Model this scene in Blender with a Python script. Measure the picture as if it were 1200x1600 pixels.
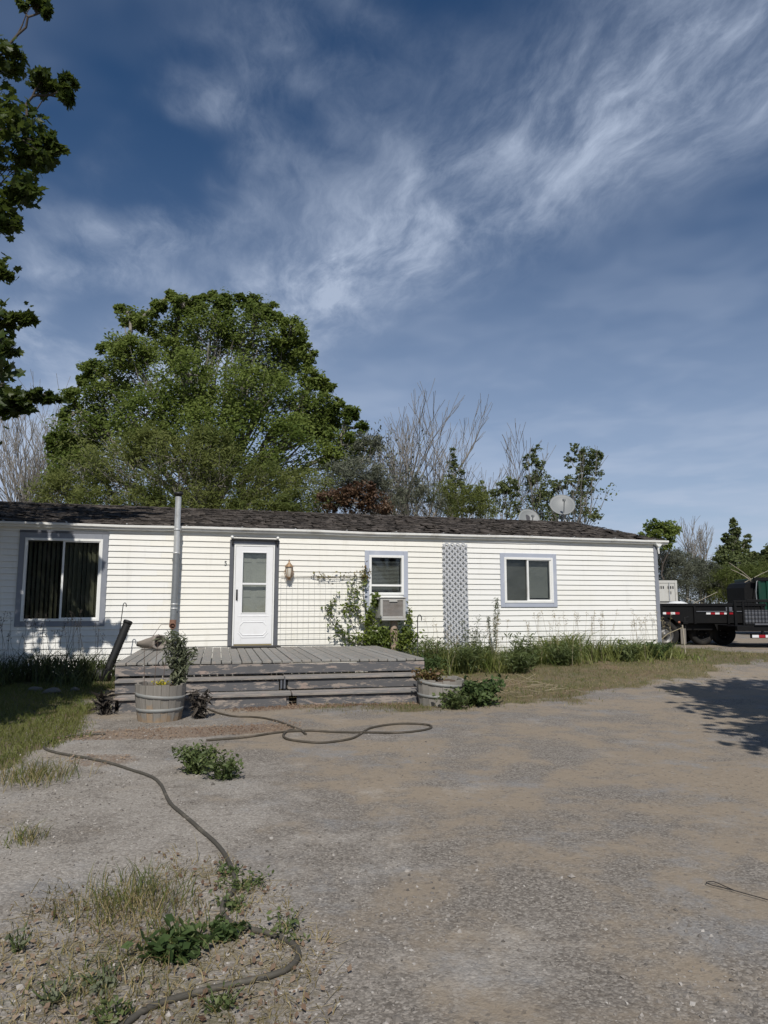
import bpy, bmesh, math, random
import numpy as np
from mathutils import Vector, Matrix

for o in list(bpy.data.objects): bpy.data.objects.remove(o)
sc = bpy.context.scene
COL = sc.collection
R = math.radians
rng = np.random.default_rng(7)
random.seed(7)

# ------------------------------------------------------------------ camera
EYE = 1.35
cam = bpy.data.cameras.new('camera'); cam_o = bpy.data.objects.new('camera', cam); COL.objects.link(cam_o)
cam.sensor_fit = 'VERTICAL'; cam.sensor_height = 36.0; cam.lens = 24.97
cam.clip_start = 0.05; cam.clip_end = 3000
cam_o.location = (0, 0, EYE); cam_o.rotation_euler = (R(90 + 7.44), 0, 0)
sc.camera = cam_o

# ------------------------------------------------------------------ world: clear sky with cirrus
SUN_EL = R(47); SUN_H = Vector((-0.03, 0.998, 0)).normalized()      # direction the light travels
w = bpy.data.worlds.new('World'); sc.world = w; w.use_nodes = True
nt = w.node_tree; nt.nodes.clear()
class NT:
    """tiny helper to wire shader nodes"""
    def __init__(s, tree): s.t = tree
    def n(s, typ, inp=None, **props):
        nd = s.t.nodes.new(typ)
        for k, v in props.items(): setattr(nd, k, v)
        for k, v in (inp or {}).items():
            if isinstance(v, bpy.types.NodeSocket): s.t.links.new(v, nd.inputs[k])
            else: nd.inputs[k].default_value = v
        return nd
    def m(s, op, a, b=None, c=None, clamp=False):
        d = {0: a}
        if b is not None: d[1] = b
        if c is not None: d[2] = c
        return s.n('ShaderNodeMath', d, operation=op, use_clamp=clamp).outputs[0]
    def mix(s, f, a, b, blend='MIX'):
        nd = s.n('ShaderNodeMix', data_type='RGBA', blend_type=blend, clamp_factor=True)
        for i, v in ((0, f), (6, a), (7, b)):
            if isinstance(v, bpy.types.NodeSocket): s.t.links.new(v, nd.inputs[i])
            else: nd.inputs[i].default_value = v if i == 0 else (tuple(v) + (1,))[:4]
        return nd.outputs[2]
    def noise(s, vec, scale, detail=4, rough=0.55, dist=0.0, out=0):
        return s.n('ShaderNodeTexNoise', {'Vector': vec, 'Scale': scale, 'Detail': detail, 'Roughness': rough, 'Distortion': dist}).outputs[out]
    def ss(s, v, a, b, lo=0.0, hi=1.0):
        return s.n('ShaderNodeMapRange', {'Value': v, 'From Min': a, 'From Max': b, 'To Min': lo, 'To Max': hi}, interpolation_type='SMOOTHSTEP').outputs[0]
g = NT(nt)
tc = g.n('ShaderNodeTexCoord')
sep = g.n('ShaderNodeSeparateXYZ', {0: tc.outputs['Generated']})
zz = g.m('ADD', g.m('MAXIMUM', sep.outputs[2], 0.0), 0.06)
px = g.m('DIVIDE', sep.outputs[0], zz); py = g.m('DIVIDE', sep.outputs[1], zz)
# the cloud sheet, seen in plan: a long band of cirrus running diagonally overhead
ax, ay = 0.668, -0.744
al = g.m('ADD', g.m('MULTIPLY', px, ax), g.m('MULTIPLY', py, ay))
ac = g.m('ADD', g.m('MULTIPLY', px, -ay), g.m('MULTIPLY', py, ax))
P = g.n('ShaderNodeCombineXYZ', {0: al, 1: ac, 2: 0.0}).outputs[0]
warp = g.noise(P, 1.6, 3, 0.6, out=1)
wv = g.n('ShaderNodeVectorMath', {0: warp, 1: (0.5, 0.5, 0.5)}, operation='SUBTRACT').outputs[0]
wv = g.n('ShaderNodeVectorMath', {0: wv, 'Scale': 0.30}, operation='SCALE').outputs[0]
PW = g.n('ShaderNodeVectorMath', {0: P, 1: wv}, operation='ADD').outputs[0]
def fibre(ang, sx, sy):
    rot = g.n('ShaderNodeMapping', {'Vector': PW, 'Rotation': (0, 0, R(ang))}).outputs[0]
    return g.n('ShaderNodeMapping', {'Vector': rot, 'Scale': (sx, sy, 1)}).outputs[0]
f1 = g.noise(fibre(36, 1.0, 1.9), 3.2, 7, 0.60, 0.12)
f2 = g.noise(fibre(26, 1.0, 2.2), 9.0, 6, 0.68, 0.08)
big = g.noise(PW, 1.9, 3, 0.55)
sepw = g.n('ShaderNodeSeparateXYZ', {0: PW})
bandc = g.m('ABSOLUTE', g.m('SUBTRACT', sepw.outputs[1], 1.13))
band = g.ss(bandc, 0.46, 0.0)
bandc2 = g.m('ABSOLUTE', g.m('SUBTRACT', sepw.outputs[1], 0.62))
band2 = g.m('MULTIPLY', g.ss(bandc2, 0.24, 0.02), g.ss(big, 0.36, 0.6))
fibm = g.m('ADD', g.m('MULTIPLY', g.ss(f1, 0.36, 0.76), 0.62), g.m('MULTIPLY', g.ss(f2, 0.32, 0.80), 0.34))
fibm = g.m('MULTIPLY', fibm, g.ss(big, 0.25, 0.60, 0.5, 1.0))
a1 = g.m('MULTIPLY', band, g.m('ADD', fibm, 0.14))
a2 = g.m('MULTIPLY', g.m('MULTIPLY', band2, fibm), 0.6)
veil = g.m('MULTIPLY', g.ss(big, 0.4, 0.72), 0.16)
rot48 = g.n('ShaderNodeMapping', {'Vector': P, 'Rotation': (0, 0, R(-48))}).outputs[0]
lown = g.noise(g.n('ShaderNodeMapping', {'Vector': rot48, 'Scale': (.5, .8, 1)}).outputs[0], 0.9, 2, 0.5, 0.2)
lowv = g.m('ADD', g.m('MULTIPLY', g.ss(sep.outputs[2], 0.62, 0.10), g.m('ADD', 0.26, g.m('MULTIPLY', g.ss(lown, 0.36, 0.66), 0.18))), g.m('MULTIPLY', g.ss(sep.outputs[2], 0.48, 0.0), 0.40))
alpha = g.m('MINIMUM', g.m('ADD', g.m('ADD', a1, a2), g.m('ADD', veil, lowv)), 0.85)
sky = g.n('ShaderNodeTexSky', sky_type='NISHITA')
sky.sun_disc = False; sky.sun_elevation = SUN_EL; sky.sun_rotation = R(178)
sky.altitude = 1400; sky.air_density = 1.0; sky.dust_density = 0.0; sky.ozone_density = 3.0
w.cycles.sampling_method = 'MANUAL'; w.cycles.sample_map_resolution = 256
skyc = g.n('ShaderNodeHueSaturation', {'Saturation': 1.18, 'Value': 1.0, 'Color': sky.outputs[0]}).outputs[0]
b_sky = g.n('ShaderNodeBackground', {'Color': skyc, 'Strength': 0.066})
b_cl = g.n('ShaderNodeBackground', {'Color': (0.45, 0.525, 0.665, 1), 'Strength': 1.0})
mx = g.n('ShaderNodeMixShader', {0: alpha, 1: b_sky.outputs[0], 2: b_cl.outputs[0]})
wo = g.n('ShaderNodeOutputWorld', {0: mx.outputs[0]})

# ------------------------------------------------------------------ sun, exposure
sl = bpy.data.lights.new('sun', 'SUN'); sl.energy = 4.0; sl.angle = R(0.53); sl.color = (1.0, 0.955, 0.885)
so = bpy.data.objects.new('sun', sl); COL.objects.link(so)
Ldir = Vector((SUN_H.x * math.cos(SUN_EL), SUN_H.y * math.cos(SUN_EL), -math.sin(SUN_EL)))
so.rotation_euler = Ldir.to_track_quat('-Z', 'Y').to_euler(); so.location = (0, -20, 30)
vs = sc.view_settings
vs.view_transform = 'Standard'; vs.look = 'None'; vs.gamma = 1.0; vs.exposure = 0.05; vs.use_curve_mapping = False

# ------------------------------------------------------------------ helpers
def tag(o, label=None, cat=None, group=None, kind=None):
    if label: o['label'] = label
    if cat: o['category'] = cat
    if group: o['group'] = group
    if kind: o['kind'] = kind
    return o
def empty(name, loc=(0, 0, 0), rz=0.0, **kw):
    o = bpy.data.objects.new(name, None); COL.objects.link(o)
    o.location = loc; o.rotation_euler = (0, 0, rz); o.empty_display_size = 0.2
    return tag(o, **kw)
def link(name, me, parent=None, **kw):
    o = bpy.data.objects.new(name, me); COL.objects.link(o)
    if parent: o.parent = parent
    return tag(o, **kw)
class MB:
    """collects shapes, then links them as one mesh object"""
    def __init__(s): s.v = []; s.f = []; s.sm = []
    def add(s, vs, fs, smooth=False):
        b = len(s.v); s.v += [tuple(p) for p in vs]
        for f in fs: s.f.append([i + b for i in f]); s.sm.append(smooth)
        return s
    def box(s, x0, x1, y0, y1, z0, z1, mat=None):
        v = [Vector(p) for p in ((x0,y0,z0),(x1,y0,z0),(x1,y1,z0),(x0,y1,z0),(x0,y0,z1),(x1,y0,z1),(x1,y1,z1),(x0,y1,z1))]
        if mat is not None: v = [mat @ p for p in v]
        return s.add(v, [(3,2,1,0),(4,5,6,7),(0,1,5,4),(1,2,6,5),(2,3,7,6),(3,0,4,7)])
    def bbox(s, x0, x1, y0, y1, z0, z1, b=0.004, mat=None):
        """box with chamfered edges"""
        bm = bmesh.new()
        bmesh.ops.create_cube(bm, size=1.0)
        for v in bm.verts: v.co = Vector(((x0+x1)/2 + v.co.x*(x1-x0), (y0+y1)/2 + v.co.y*(y1-y0), (z0+z1)/2 + v.co.z*(z1-z0)))
        bmesh.ops.bevel(bm, geom=list(bm.edges), offset=b, segments=1, affect='EDGES')
        bm.verts.index_update()
        s.add([(mat @ v.co) if mat is not None else v.co.copy() for v in bm.verts], [[v.index for v in f.verts] for f in bm.faces])
        bm.free(); return s
    def tube(s, pts, rad, k=8, cap=True):
        pts = [Vector(p) for p in pts]; n = len(pts)
        rs = rad if hasattr(rad, '__len__') else [rad]*n
        rings = []; up = None
        for i, p in enumerate(pts):
            t = (pts[min(i+1,n-1)] - pts[max(i-1,0)]).normalized()
            if up is None: up = Vector((0,0,1)) if abs(t.z) < .9 else Vector((1,0,0))
            a = t.cross(up); 
            if a.length < 1e-6: a = t.orthogonal()
            a.normalize(); b = t.cross(a).normalized(); up = -b if False else a.cross(t)
            rings.append([p + (a*math.cos(q) + b*math.sin(q))*rs[i] for q in [2*math.pi*j/k for j in range(k)]])
        v = [p for r in rings for p in r]; f = []
        for i in range(n-1):
            for j in range(k):
                f.append((i*k+j, i*k+(j+1)%k, (i+1)*k+(j+1)%k, (i+1)*k+j))
        s.add(v, f, True)
        if cap:
            s.add(rings[0], [tuple(range(k))]); s.add(rings[-1], [tuple(reversed(range(k)))])
        return s
    def lathe(s, prof, k=20, mat=None, closed=False):
        """prof: list of (r, z)"""
        v = []; f = []; n = len(prof)
        for r, z in prof:
            for j in range(k):
                q = 2*math.pi*j/k; p = Vector((r*math.cos(q), r*math.sin(q), z)); v.append(mat @ p if mat is not None else p)
        for i in range(n-1):
            for j in range(k): f.append((i*k+j, i*k+(j+1)%k, (i+1)*k+(j+1)%k, (i+1)*k+j))
        return s.add(v, f, True)
    def prism(s, poly, y0, y1, mat=None):
        """poly in (x, z), extruded along y"""
        n = len(poly)
        v = [Vector((x, y0, z)) for x, z in poly] + [Vector((x, y1, z)) for x, z in poly]
        if mat is not None: v = [mat @ p for p in v]
        f = [tuple(range(n)), tuple(reversed(range(n, 2*n)))]
        for i in range(n): j = (i+1) % n; f.append((i, i+n, j+n, j))
        return s.add(v, f)
    def mesh(s, name, mat):
        me = bpy.data.meshes.new(name); me.from_pydata(s.v, [], s.f); me.update()
        me.polygons.foreach_set('use_smooth', s.sm)
        if mat: me.materials.append(mat)
        return me
    def build(s, name, mat, parent=None, **kw):
        return link(name, s.mesh(name, mat), parent, **kw)
def np_mesh(name, V, T, mat, smooth=False):
    me = bpy.data.meshes.new(name)
    V = np.ascontiguousarray(V, dtype=np.float32).reshape(-1, 3); T = np.ascontiguousarray(T, dtype=np.int32)
    k = T.shape[1]; nf = len(T)
    me.vertices.add(len(V)); me.vertices.foreach_set('co', V.ravel())
    me.loops.add(nf*k); me.loops.foreach_set('vertex_index', T.ravel())
    me.polygons.add(nf); me.polygons.foreach_set('loop_start', np.arange(0, nf*k, k, dtype=np.int32))
    me.polygons.foreach_set('loop_total', np.full(nf, k, dtype=np.int32))
    me.polygons.foreach_set('use_smooth', np.full(nf, smooth, dtype=bool))
    me.update(calc_edges=True)
    if mat: me.materials.append(mat)
    return me
# ---- the house frame: s along the front wall, d out from it towards the drive
HA = R(16); HD = 14.17
Un = np.array((math.cos(HA), math.sin(HA))); Nn = np.array((math.sin(HA), -math.cos(HA)))
def W(s, d, z=0.0):
    p = -HD*Nn + s*Un + d*Nn
    return Vector((p[0], p[1], z))
def to_sd(X, Y):
    return X*Un[0] + Y*Un[1], HD + X*Nn[0] + Y*Nn[1]
def sstep(a, b, x):
    t = np.clip((x-a)/(b-a), 0, 1); return t*t*(3-2*t)
_perm = rng.random((256, 256))
def vnoise(x, y):
    xi = np.floor(x).astype(int); yi = np.floor(y).astype(int); fx = x-xi; fy = y-yi
    fx = fx*fx*(3-2*fx); fy = fy*fy*(3-2*fy)
    h = lambda a, b: _perm[a % 256, b % 256]
    return (h(xi,yi)*(1-fx)+h(xi+1,yi)*fx)*(1-fy) + (h(xi,yi+1)*(1-fx)+h(xi+1,yi+1)*fx)*fy
def fbm(x, y, o=4):
    r = 0; a = .5; 
    for i in range(o): r = r + a*vnoise(x*2**i+17*i, y*2**i+5*i); a *= .5
    return r/(1-.5**o)
def gz(X, Y):
    X = np.asarray(X, float); Y = np.asarray(Y, float)
    s, d = to_sd(X, Y)
    z = 0.22*sstep(4.6, 0.4, d)*sstep(3.2, 8.5, s) + 0.10*sstep(5.5, 1.0, d)*sstep(-.4, -1.6, s)
    ln = X*.30+Y*.12+.5*np.sin(Y*.35); z = z - 0.016*(np.exp(-((ln-.55)/.11)**2)+np.exp(-((ln-1.02)/.11)**2))*sstep(10.5, 7.5, Y)
    z = z + 0.05*(fbm(X*.35+3, Y*.35, 3)-.5)*sstep(14, 9, Y) + 0.018*(fbm(X*1.7, Y*1.7+9, 3)-.5)
    return z
def gzf(X, Y): return float(gz(np.array([X]), np.array([Y]))[0])
def WG(s, d, dz=0.0):
    p = W(s, d); p.z = gzf(p.x, p.y) + dz; return p

# ------------------------------------------------------------------ materials
MAT = {}
def newmat(name):
    m = bpy.data.materials.new(name); m.use_nodes = True; t = m.node_tree; t.nodes.clear(); MAT[name] = m
    return m, NT(t)
def finish(gn, col, rough=0.6, metal=0.0, bump=None, bstr=0.3, bdist=0.01, spec=0.4, extra=None):
    inp = {'Base Color': col if isinstance(col, bpy.types.NodeSocket) else tuple(col)+(1,), 'Roughness': rough, 'Metallic': metal, 'Specular IOR Level': spec}
    if bump is not None:
        inp['Normal'] = gn.n('ShaderNodeBump', {'Height': bump, 'Strength': bstr, 'Distance': bdist}).outputs[0]
    b = gn.n('ShaderNodeBsdfPrincipled', inp)
    out = b.outputs[0] if extra is None else extra(b.outputs[0])
    gn.n('ShaderNodeOutputMaterial', {0: out}); return b
def coords(gn, rnd=True):
    """object coordinates, shifted by the object's own random number"""
    o = gn.n('ShaderNodeTexCoord').outputs['Object']
    if not rnd: return o
    r = gn.n('ShaderNodeObjectInfo').outputs['Random']
    sh = gn.n('ShaderNodeCombineXYZ', {0: gn.m('MULTIPLY', r, 37.0), 1: gn.m('MULTIPLY', r, 91.0), 2: gn.m('MULTIPLY', r, 13.0)}).outputs[0]
    return gn.n('ShaderNodeVectorMath', {0: o, 1: sh}, operation='ADD').outputs[0]
def plain(name, col, rough=0.6, metal=0.0, var=0.12, scale=6.0, dirt=None, dirt_amt=0.35, bstr=0.15, spec=0.4, rnd=True, wear_scale=2.0):
    m, gn = newmat(name); c = coords(gn, rnd)
    n1 = gn.noise(c, scale, 6, 0.6)
    lo = tuple(x*(1-var) for x in col); hi = tuple(min(1, x*(1+var)) for x in col)
    cc = gn.mix(n1, lo, hi)
    if dirt:
        n2 = gn.noise(c, wear_scale, 8, 0.7, 0.4)
        cc = gn.mix(gn.m('MULTIPLY', gn.ss(n2, 0.5, 0.72), dirt_amt), cc, dirt)
    n3 = gn.noise(c, scale*14, 3, 0.6)
    finish(gn, cc, rough, metal, n3, bstr, 0.004, spec); return m
def wood(name, a, b, axis='x', rough=0.85):
    m, gn = newmat(name); c = coords(gn)
    sc_ = {'x': (1.2, 22, 22), 'y': (22, 1.2, 22), 'z': (22, 22, 1.2)}[axis]
    mp = gn.n('ShaderNodeMapping', {'Vector': c, 'Scale': sc_}).outputs[0]
    n1 = gn.noise(mp, 1.3, 8, 0.65, 0.6); n2 = gn.noise(c, 3.0, 5, 0.6)
    cc = gn.mix(n1, a, b); cc = gn.mix(gn.m('MULTIPLY', gn.ss(n2, .45, .75), .45), cc, tuple(x*.55 for x in a))
    finish(gn, cc, rough, 0, n1, 0.5, 0.006, .25); return m
def peel(name, paint, wood_a, wood_b, axis='x', lo=0.52, hi=0.60, chips=(0.42, 0.36, 0.31)):
    """old grey paint flaking off weathered boards"""
    m, gn = newmat(name); c = coords(gn)
    sc_ = {'x': (1.5, 16, 16), 'y': (16, 1.5, 16), 'z': (16, 16, 1.5)}[axis]
    mp = gn.n('ShaderNodeMapping', {'Vector': c, 'Scale': sc_}).outputs[0]
    gr = gn.noise(mp, 1.4, 8, 0.65, 0.5)
    mp2 = gn.n('ShaderNodeMapping', {'Vector': c, 'Scale': tuple(.7 if q < 5 else 3.0 for q in sc_)}).outputs[0]
    pl = gn.noise(mp2, 5.0, 10, 0.72, 0.3)
    pl = gn.m('ADD', pl, gn.m('MULTIPLY', gn.m('SUBTRACT', gr, 0.5), 0.22))
    wd = gn.mix(gr, wood_a, wood_b)
    pink = gn.ss(gn.noise(c, 4.0, 4, 0.6), 0.52, 0.66)
    wd = gn.mix(gn.m('MULTIPLY', pink, .6), wd, chips)
    pt = gn.mix(gn.noise(c, 9, 6, .65), tuple(x*.82 for x in paint), tuple(x*1.2 for x in paint))
    fac = gn.ss(pl, lo, hi)
    cc = gn.mix(fac, pt, wd)
    rb = gn.n('ShaderNodeObjectInfo').outputs['Random']
    cc = gn.mix(gn.m('MULTIPLY', rb, .55), cc, gn.mix(1.0, cc, (.72, .69, .65), 'MULTIPLY'))
    cc = gn.mix(gn.m('MULTIPLY', gn.ss(gn.noise(c, 7, 6, .7), .55, .75), .35), cc, (.11, .10, .09))
    h = gn.m('ADD', gn.m('MULTIPLY', gr, 0.5), gn.m('MULTIPLY', gn.m('SUBTRACT', 1.0, fac), 0.6))
    finish(gn, cc, 0.8, 0, h, 0.5, 0.004, .25); return m
def leafmat(name, c1, c2, c3, trans=0.3, rough=0.5, spec=.35):
    m, gn = newmat(name)
    r = gn.n('ShaderNodeNewGeometry').outputs['Random Per Island']
    cr = gn.n('ShaderNodeValToRGB', {0: r})
    e = cr.color_ramp.elements; e[0].color = c1+(1,); e[1].color = c3+(1,); el = e.new(0.5); el.color = c2+(1,)
    big = gn.noise(gn.n('ShaderNodeTexCoord').outputs['Object'], 0.45, 3, .6)
    cc = gn.mix(gn.m('MULTIPLY', gn.ss(big, .42, .62), .6), cr.outputs[0], c3); cc = gn.mix(gn.m('MULTIPLY', gn.ss(big, .52, .36), .6), cc, c1)
    d = gn.n('ShaderNodeBsdfPrincipled', {'Base Color': cc, 'Roughness': rough, 'Specular IOR Level': spec})
    tl = gn.n('ShaderNodeBsdfTranslucent', {'Color': gn.mix(0.5, cc, tuple(min(1, x*1.6) for x in c3))})
    mxn = gn.n('ShaderNodeMixShader', {0: trans, 1: d.outputs[0], 2: tl.outputs[0]})
    gn.n('ShaderNodeOutputMaterial', {0: mxn.outputs[0]}); return m
def glassmat(name, tint=(.75, .8, .78), refl=0.09, haze=0.0):
    m, gn = newmat(name); c = coords(gn)
    tr = gn.n('ShaderNodeBsdfTransparent', {0: tint+(1,)})
    gl = gn.n('ShaderNodeBsdfGlossy', {'Color': (.9, .95, 1, 1), 'Roughness': 0.03,
          'Normal': gn.n('ShaderNodeBump', {'Height': gn.noise(c, 1.6, 2, .5), 'Strength': .05, 'Distance': .05}).outputs[0]})
    lw = gn.n('ShaderNodeLayerWeight', {'Blend': 0.12}).outputs['Fresnel']
    f = gn.m('ADD', refl, gn.m('MULTIPLY', lw, 0.35), clamp=True)
    s1 = gn.n('ShaderNodeMixShader', {0: f, 1: tr.outputs[0], 2: gl.outputs[0]}).outputs[0]
    df = gn.n('ShaderNodeBsdfDiffuse', {0: (.32, .33, .31, 1)})
    dust = gn.m('MULTIPLY', gn.ss(gn.noise(c, 3, 6, .7), .35, .8), haze)
    s2 = gn.n('ShaderNodeMixShader', {0: dust, 1: s1, 2: df.outputs[0]}).outputs[0]
    gn.n('ShaderNodeOutputMaterial', {0: s2}); return m

def siding_mat(name, col, stain):
    m, gn = newmat(name); c = gn.n('ShaderNodeTexCoord').outputs['Object']
    mp = gn.n('ShaderNodeMapping', {'Vector': c, 'Scale': (5, 5, .7)}).outputs[0]
    streak = gn.noise(mp, 1.2, 8, .65, .2); soft = gn.noise(c, .8, 4, .6); fine = gn.noise(gn.n('ShaderNodeMapping', {'Vector': c, 'Scale': (1, 6, 14)}).outputs[0], 9, 5, .6)
    cc = gn.mix(gn.m('MULTIPLY', gn.ss(streak, .5, .78), .35), col, stain)
    cc = gn.mix(gn.m('MULTIPLY', gn.ss(soft, .45, .75), .4), cc, tuple(x*y for x, y in zip(col, (.95, .93, .86))))
    cc = gn.mix(gn.m('MULTIPLY', gn.ss(fine, .62, .8), .22), cc, stain)
    finish(gn, cc, .45, 0, gn.noise(c, 60, 2, .5), .06, .003, .35); return m
siding_mat('siding_white', (.79, .782, .745), (.52, .51, .47))
siding_mat('siding_cream', (.79, .772, .71), (.54, .51, .43))
plain('trim_grey', (.235, .25, .285), .6, var=.1, dirt=(.42, .42, .42), dirt_amt=.35, wear_scale=3)
plain('trim_dark', (.105, .11, .125), .55, var=.12, dirt=(.25, .25, .25), dirt_amt=.3)
plain('trim_pale', (.40, .43, .50), .6, var=.08, dirt=(.55, .56, .58), dirt_amt=.5, wear_scale=3)
plain('white_vinyl', (.80, .80, .775), .4, var=.04, dirt=(.45, .42, .34), dirt_amt=.3, wear_scale=4)
plain('white_door', (.80, .80, .80), .4, var=.02, dirt=(.55, .53, .48), dirt_amt=.2, wear_scale=3, bstr=.04)
plain('inner_door', (.66, .66, .63), .5, var=.03, bstr=.04)
plain('gutter_white', (.78, .775, .74), .38, var=.05, dirt=(.33, .29, .22), dirt_amt=.5, wear_scale=1.6)
plain('galvanised', (.56, .57, .57), .42, metal=.35, var=.18, scale=9, dirt=(.22, .2, .18), dirt_amt=.4, wear_scale=3)
plain('galvanised_dull', (.25, .265, .275), .5, metal=.4, var=.22, scale=14, dirt=(.14, .13, .12), dirt_amt=.5)
plain('rust', (.20, .11, .075), .85, var=.35, scale=14)
plain('black_metal', (.02, .02, .021), .5, var=.25, dirt=(.06, .05, .045), dirt_amt=.5)
plain('black_paint', (.005, .005, .0055), .6, var=.3, dirt=(.018, .016, .014), dirt_amt=.5, wear_scale=1.4, spec=.2)
plain('black_plastic', (.012, .012, .012), .6, var=.3, dirt=(.04, .035, .03), dirt_amt=.4)
plain('rubber', (.014, .0135, .013), .9, var=.3, dirt=(.05, .044, .036), dirt_amt=.6, wear_scale=3)
plain('rim_grey', (.13, .13, .13), .45, metal=.4, var=.2, dirt=(.12, .1, .08), dirt_amt=.6)
plain('brass', (.40, .26, .15), .5, metal=.55, var=.25, scale=20, dirt=(.45, .38, .30), dirt_amt=.6, wear_scale=8)
plain('mat_dark', (.035, .034, .034), .95, var=.3, scale=30, dirt=(.12, .11, .1), dirt_amt=.4)
plain('dark_room', (.05, .047, .043), .9)
plain('blind_dark', (.48, .45, .38), .7, var=.1)
plain('curtain', (.20, .20, .19), .8, var=.06)
plain('blind_pale', (.55, .57, .56), .6, var=.05)
plain('cooler_white', (.44, .435, .41), .5, var=.07, dirt=(.35, .26, .17), dirt_amt=.5, wear_scale=5)
plain('cooler_grille', (.40, .375, .35), .7, var=.2, dirt=(.30, .22, .16), dirt_amt=.5)
plain('cooler_pad', (.06, .05, .043), .95, var=.35, scale=25)
plain('lattice_grey', (.46, .47, .49), .7, var=.12, dirt=(.52, .53, .55), dirt_amt=.5, wear_scale=5)
plain('dish_grey', (.21, .22, .22), .5, var=.06, dirt=(.22, .22, .21), dirt_amt=.45)
plain('dish_mark', (.02, .02, .03), .5)
plain('wire_grey', (.42, .41, .38), .6)
plain('wire_rust', (.13, .09, .07), .8)
plain('iron', (.018, .018, .018), .6)
plain('hose_olive', (.075, .068, .055), .7, var=.3, scale=7, dirt=(.19, .165, .13), dirt_amt=.8, wear_scale=9)
plain('hose_brown', (.06, .05, .036), .7, var=.25, dirt=(.16, .13, .1), dirt_amt=.7, wear_scale=5)
plain('container_white', (.50, .495, .46), .6, var=.06, dirt=(.3, .24, .17), dirt_amt=.4)
plain('tank_white', (.75, .75, .73), .4, var=.04)
plain('green_paint', (.003, .038, .022), .4, var=.12, dirt=(.04, .05, .035), dirt_amt=.4)
plain('dark_print', (.05, .05, .05), .7)
plain('tape_white', (.75, .75, .75), .35); plain('tape_red', (.32, .012, .02), .35)
plain('lens_amber', (.35, .13, .08), .3)
plain('concrete', (.13, .125, .118), .9, var=.15, scale=12, dirt=(.2, .19, .17), dirt_amt=.5, bstr=.5)
plain('stone', (.15, .14, .125), .9, var=.25, scale=9, dirt=(.12, .11, .09), dirt_amt=.5, bstr=.5)
plain('soil', (.10, .072, .05), .95, var=.4, scale=25, bstr=.8)
plain('mud_flap', (.20, .18, .155), .8, var=.15)
plain('lamp_glass', (.62, .58, .50), .25, var=.1)
plain('gold_sill', (.38, .31, .17), .45, metal=.3, var=.12)
plain('shingle_base', (.035, .028, .026), .95)
peel('paint_riser', (.118, .118, .124), (.22, .19, .17), (.40, .35, .31), 'x', .515, .565, (.36, .27, .235))
peel('paint_tread', (.22, .215, .21), (.40, .36, .32), (.24, .22, .20), 'x', .44, .56, (.44, .34, .30))
peel('paint_deck', (.255, .25, .235), (.38, .345, .30), (.25, .235, .215), 'y', .47, .60, (.36, .28, .245))
wood('wood_post', (.26, .19, .14), (.42, .33, .26), 'z')
wood('wood_grey', (.19, .175, .155), (.38, .355, .315), 'z')
wood('wood_stick', (.32, .28, .21), (.46, .41, .33), 'x')
wood('log_bark', (.16, .135, .115), (.36, .32, .28), 'x')
wood('bark_dark', (.05, .042, .034), (.12, .10, .085), 'z')
wood('bark_pale', (.15, .135, .118), (.30, .28, .25), 'z')
wood('bark_grey', (.16, .145, .125), (.28, .26, .23), 'z')
def stave_mat():
    m, gn = newmat('stave'); c = coords(gn); o = gn.n('ShaderNodeTexCoord').outputs['Object']
    mp = gn.n('ShaderNodeMapping', {'Vector': c, 'Scale': (18, 18, 1.5)}).outputs[0]
    gr = gn.noise(mp, 1.5, 8, .65, .4)
    z = gn.n('ShaderNodeSeparateXYZ', {0: o}).outputs[2]
    warm = gn.m('MULTIPLY', gn.ss(gn.m('ADD', gn.noise(c, 6, 5, .6), gn.m('MULTIPLY', gn.m('SUBTRACT', z, .2), -.9)), .50, .70), .8)
    cc = gn.mix(gr, (.12, .11, .096), (.33, .305, .27)); cc = gn.mix(warm, cc, gn.mix(gr, (.20, .125, .07), (.42, .31, .20)))
    finish(gn, cc, .85, 0, gr, .6, .005, .2)
stave_mat()
plain('hoop', (.25, .255, .245), .65, metal=.1, var=.2, scale=12, dirt=(.25, .2, .15), dirt_amt=.6, wear_scale=6)
def shingle_mat():
    m, gn = newmat('shingle'); c = gn.n('ShaderNodeTexCoord').outputs['Object']
    r = gn.n('ShaderNodeNewGeometry').outputs['Random Per Island']
    cr = gn.n('ShaderNodeValToRGB', {0: r}); e = cr.color_ramp.elements
    e[0].color = (.028, .025, .023, 1); e[1].color = (.15, .130, .115, 1); q = e.new(.55); q.color = (.074, .064, .057, 1)
    moss = gn.m('MULTIPLY', gn.ss(gn.noise(c, 2.2, 6, .7), .55, .75), .5)
    cc = gn.mix(moss, cr.outputs[0], (.085, .075, .05))
    cc = gn.mix(gn.m('MULTIPLY', gn.ss(gn.noise(gn.n('ShaderNodeMapping', {'Vector': c, 'Scale': (1, .35, 1)}).outputs[0], 22, 5, .75), .5, .66), .6), cc, (.155, .135, .118))
    cc = gn.mix(gn.m('MULTIPLY', gn.ss(gn.noise(gn.n('ShaderNodeMapping', {'Vector': c, 'Location': (3, 7, 1)}).outputs[0], 16, 5, .75), .52, .66), .75), cc, (.012, .010, .010))
    finish(gn, cc, .95, 0, gn.noise(c, 90, 3, .6), .6, .006, .15)
shingle_mat()
G = lambda r, gg, b: (r, gg, b)
leafmat('leaf_big', (.066, .102, .020), (.125, .172, .036), (.195, .24, .060), .45, .6, .2)
leafmat('leaf_low', (.072, .10, .023), (.135, .162, .042), (.205, .225, .072), .44, .6, .2)
leafmat('leaf_grey', (.075, .085, .055), (.115, .125, .085), (.17, .18, .13), .25)
leafmat('leaf_poplar', (.060, .085, .028), (.105, .135, .046), (.165, .19, .078), .42, .6, .25)
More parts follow.
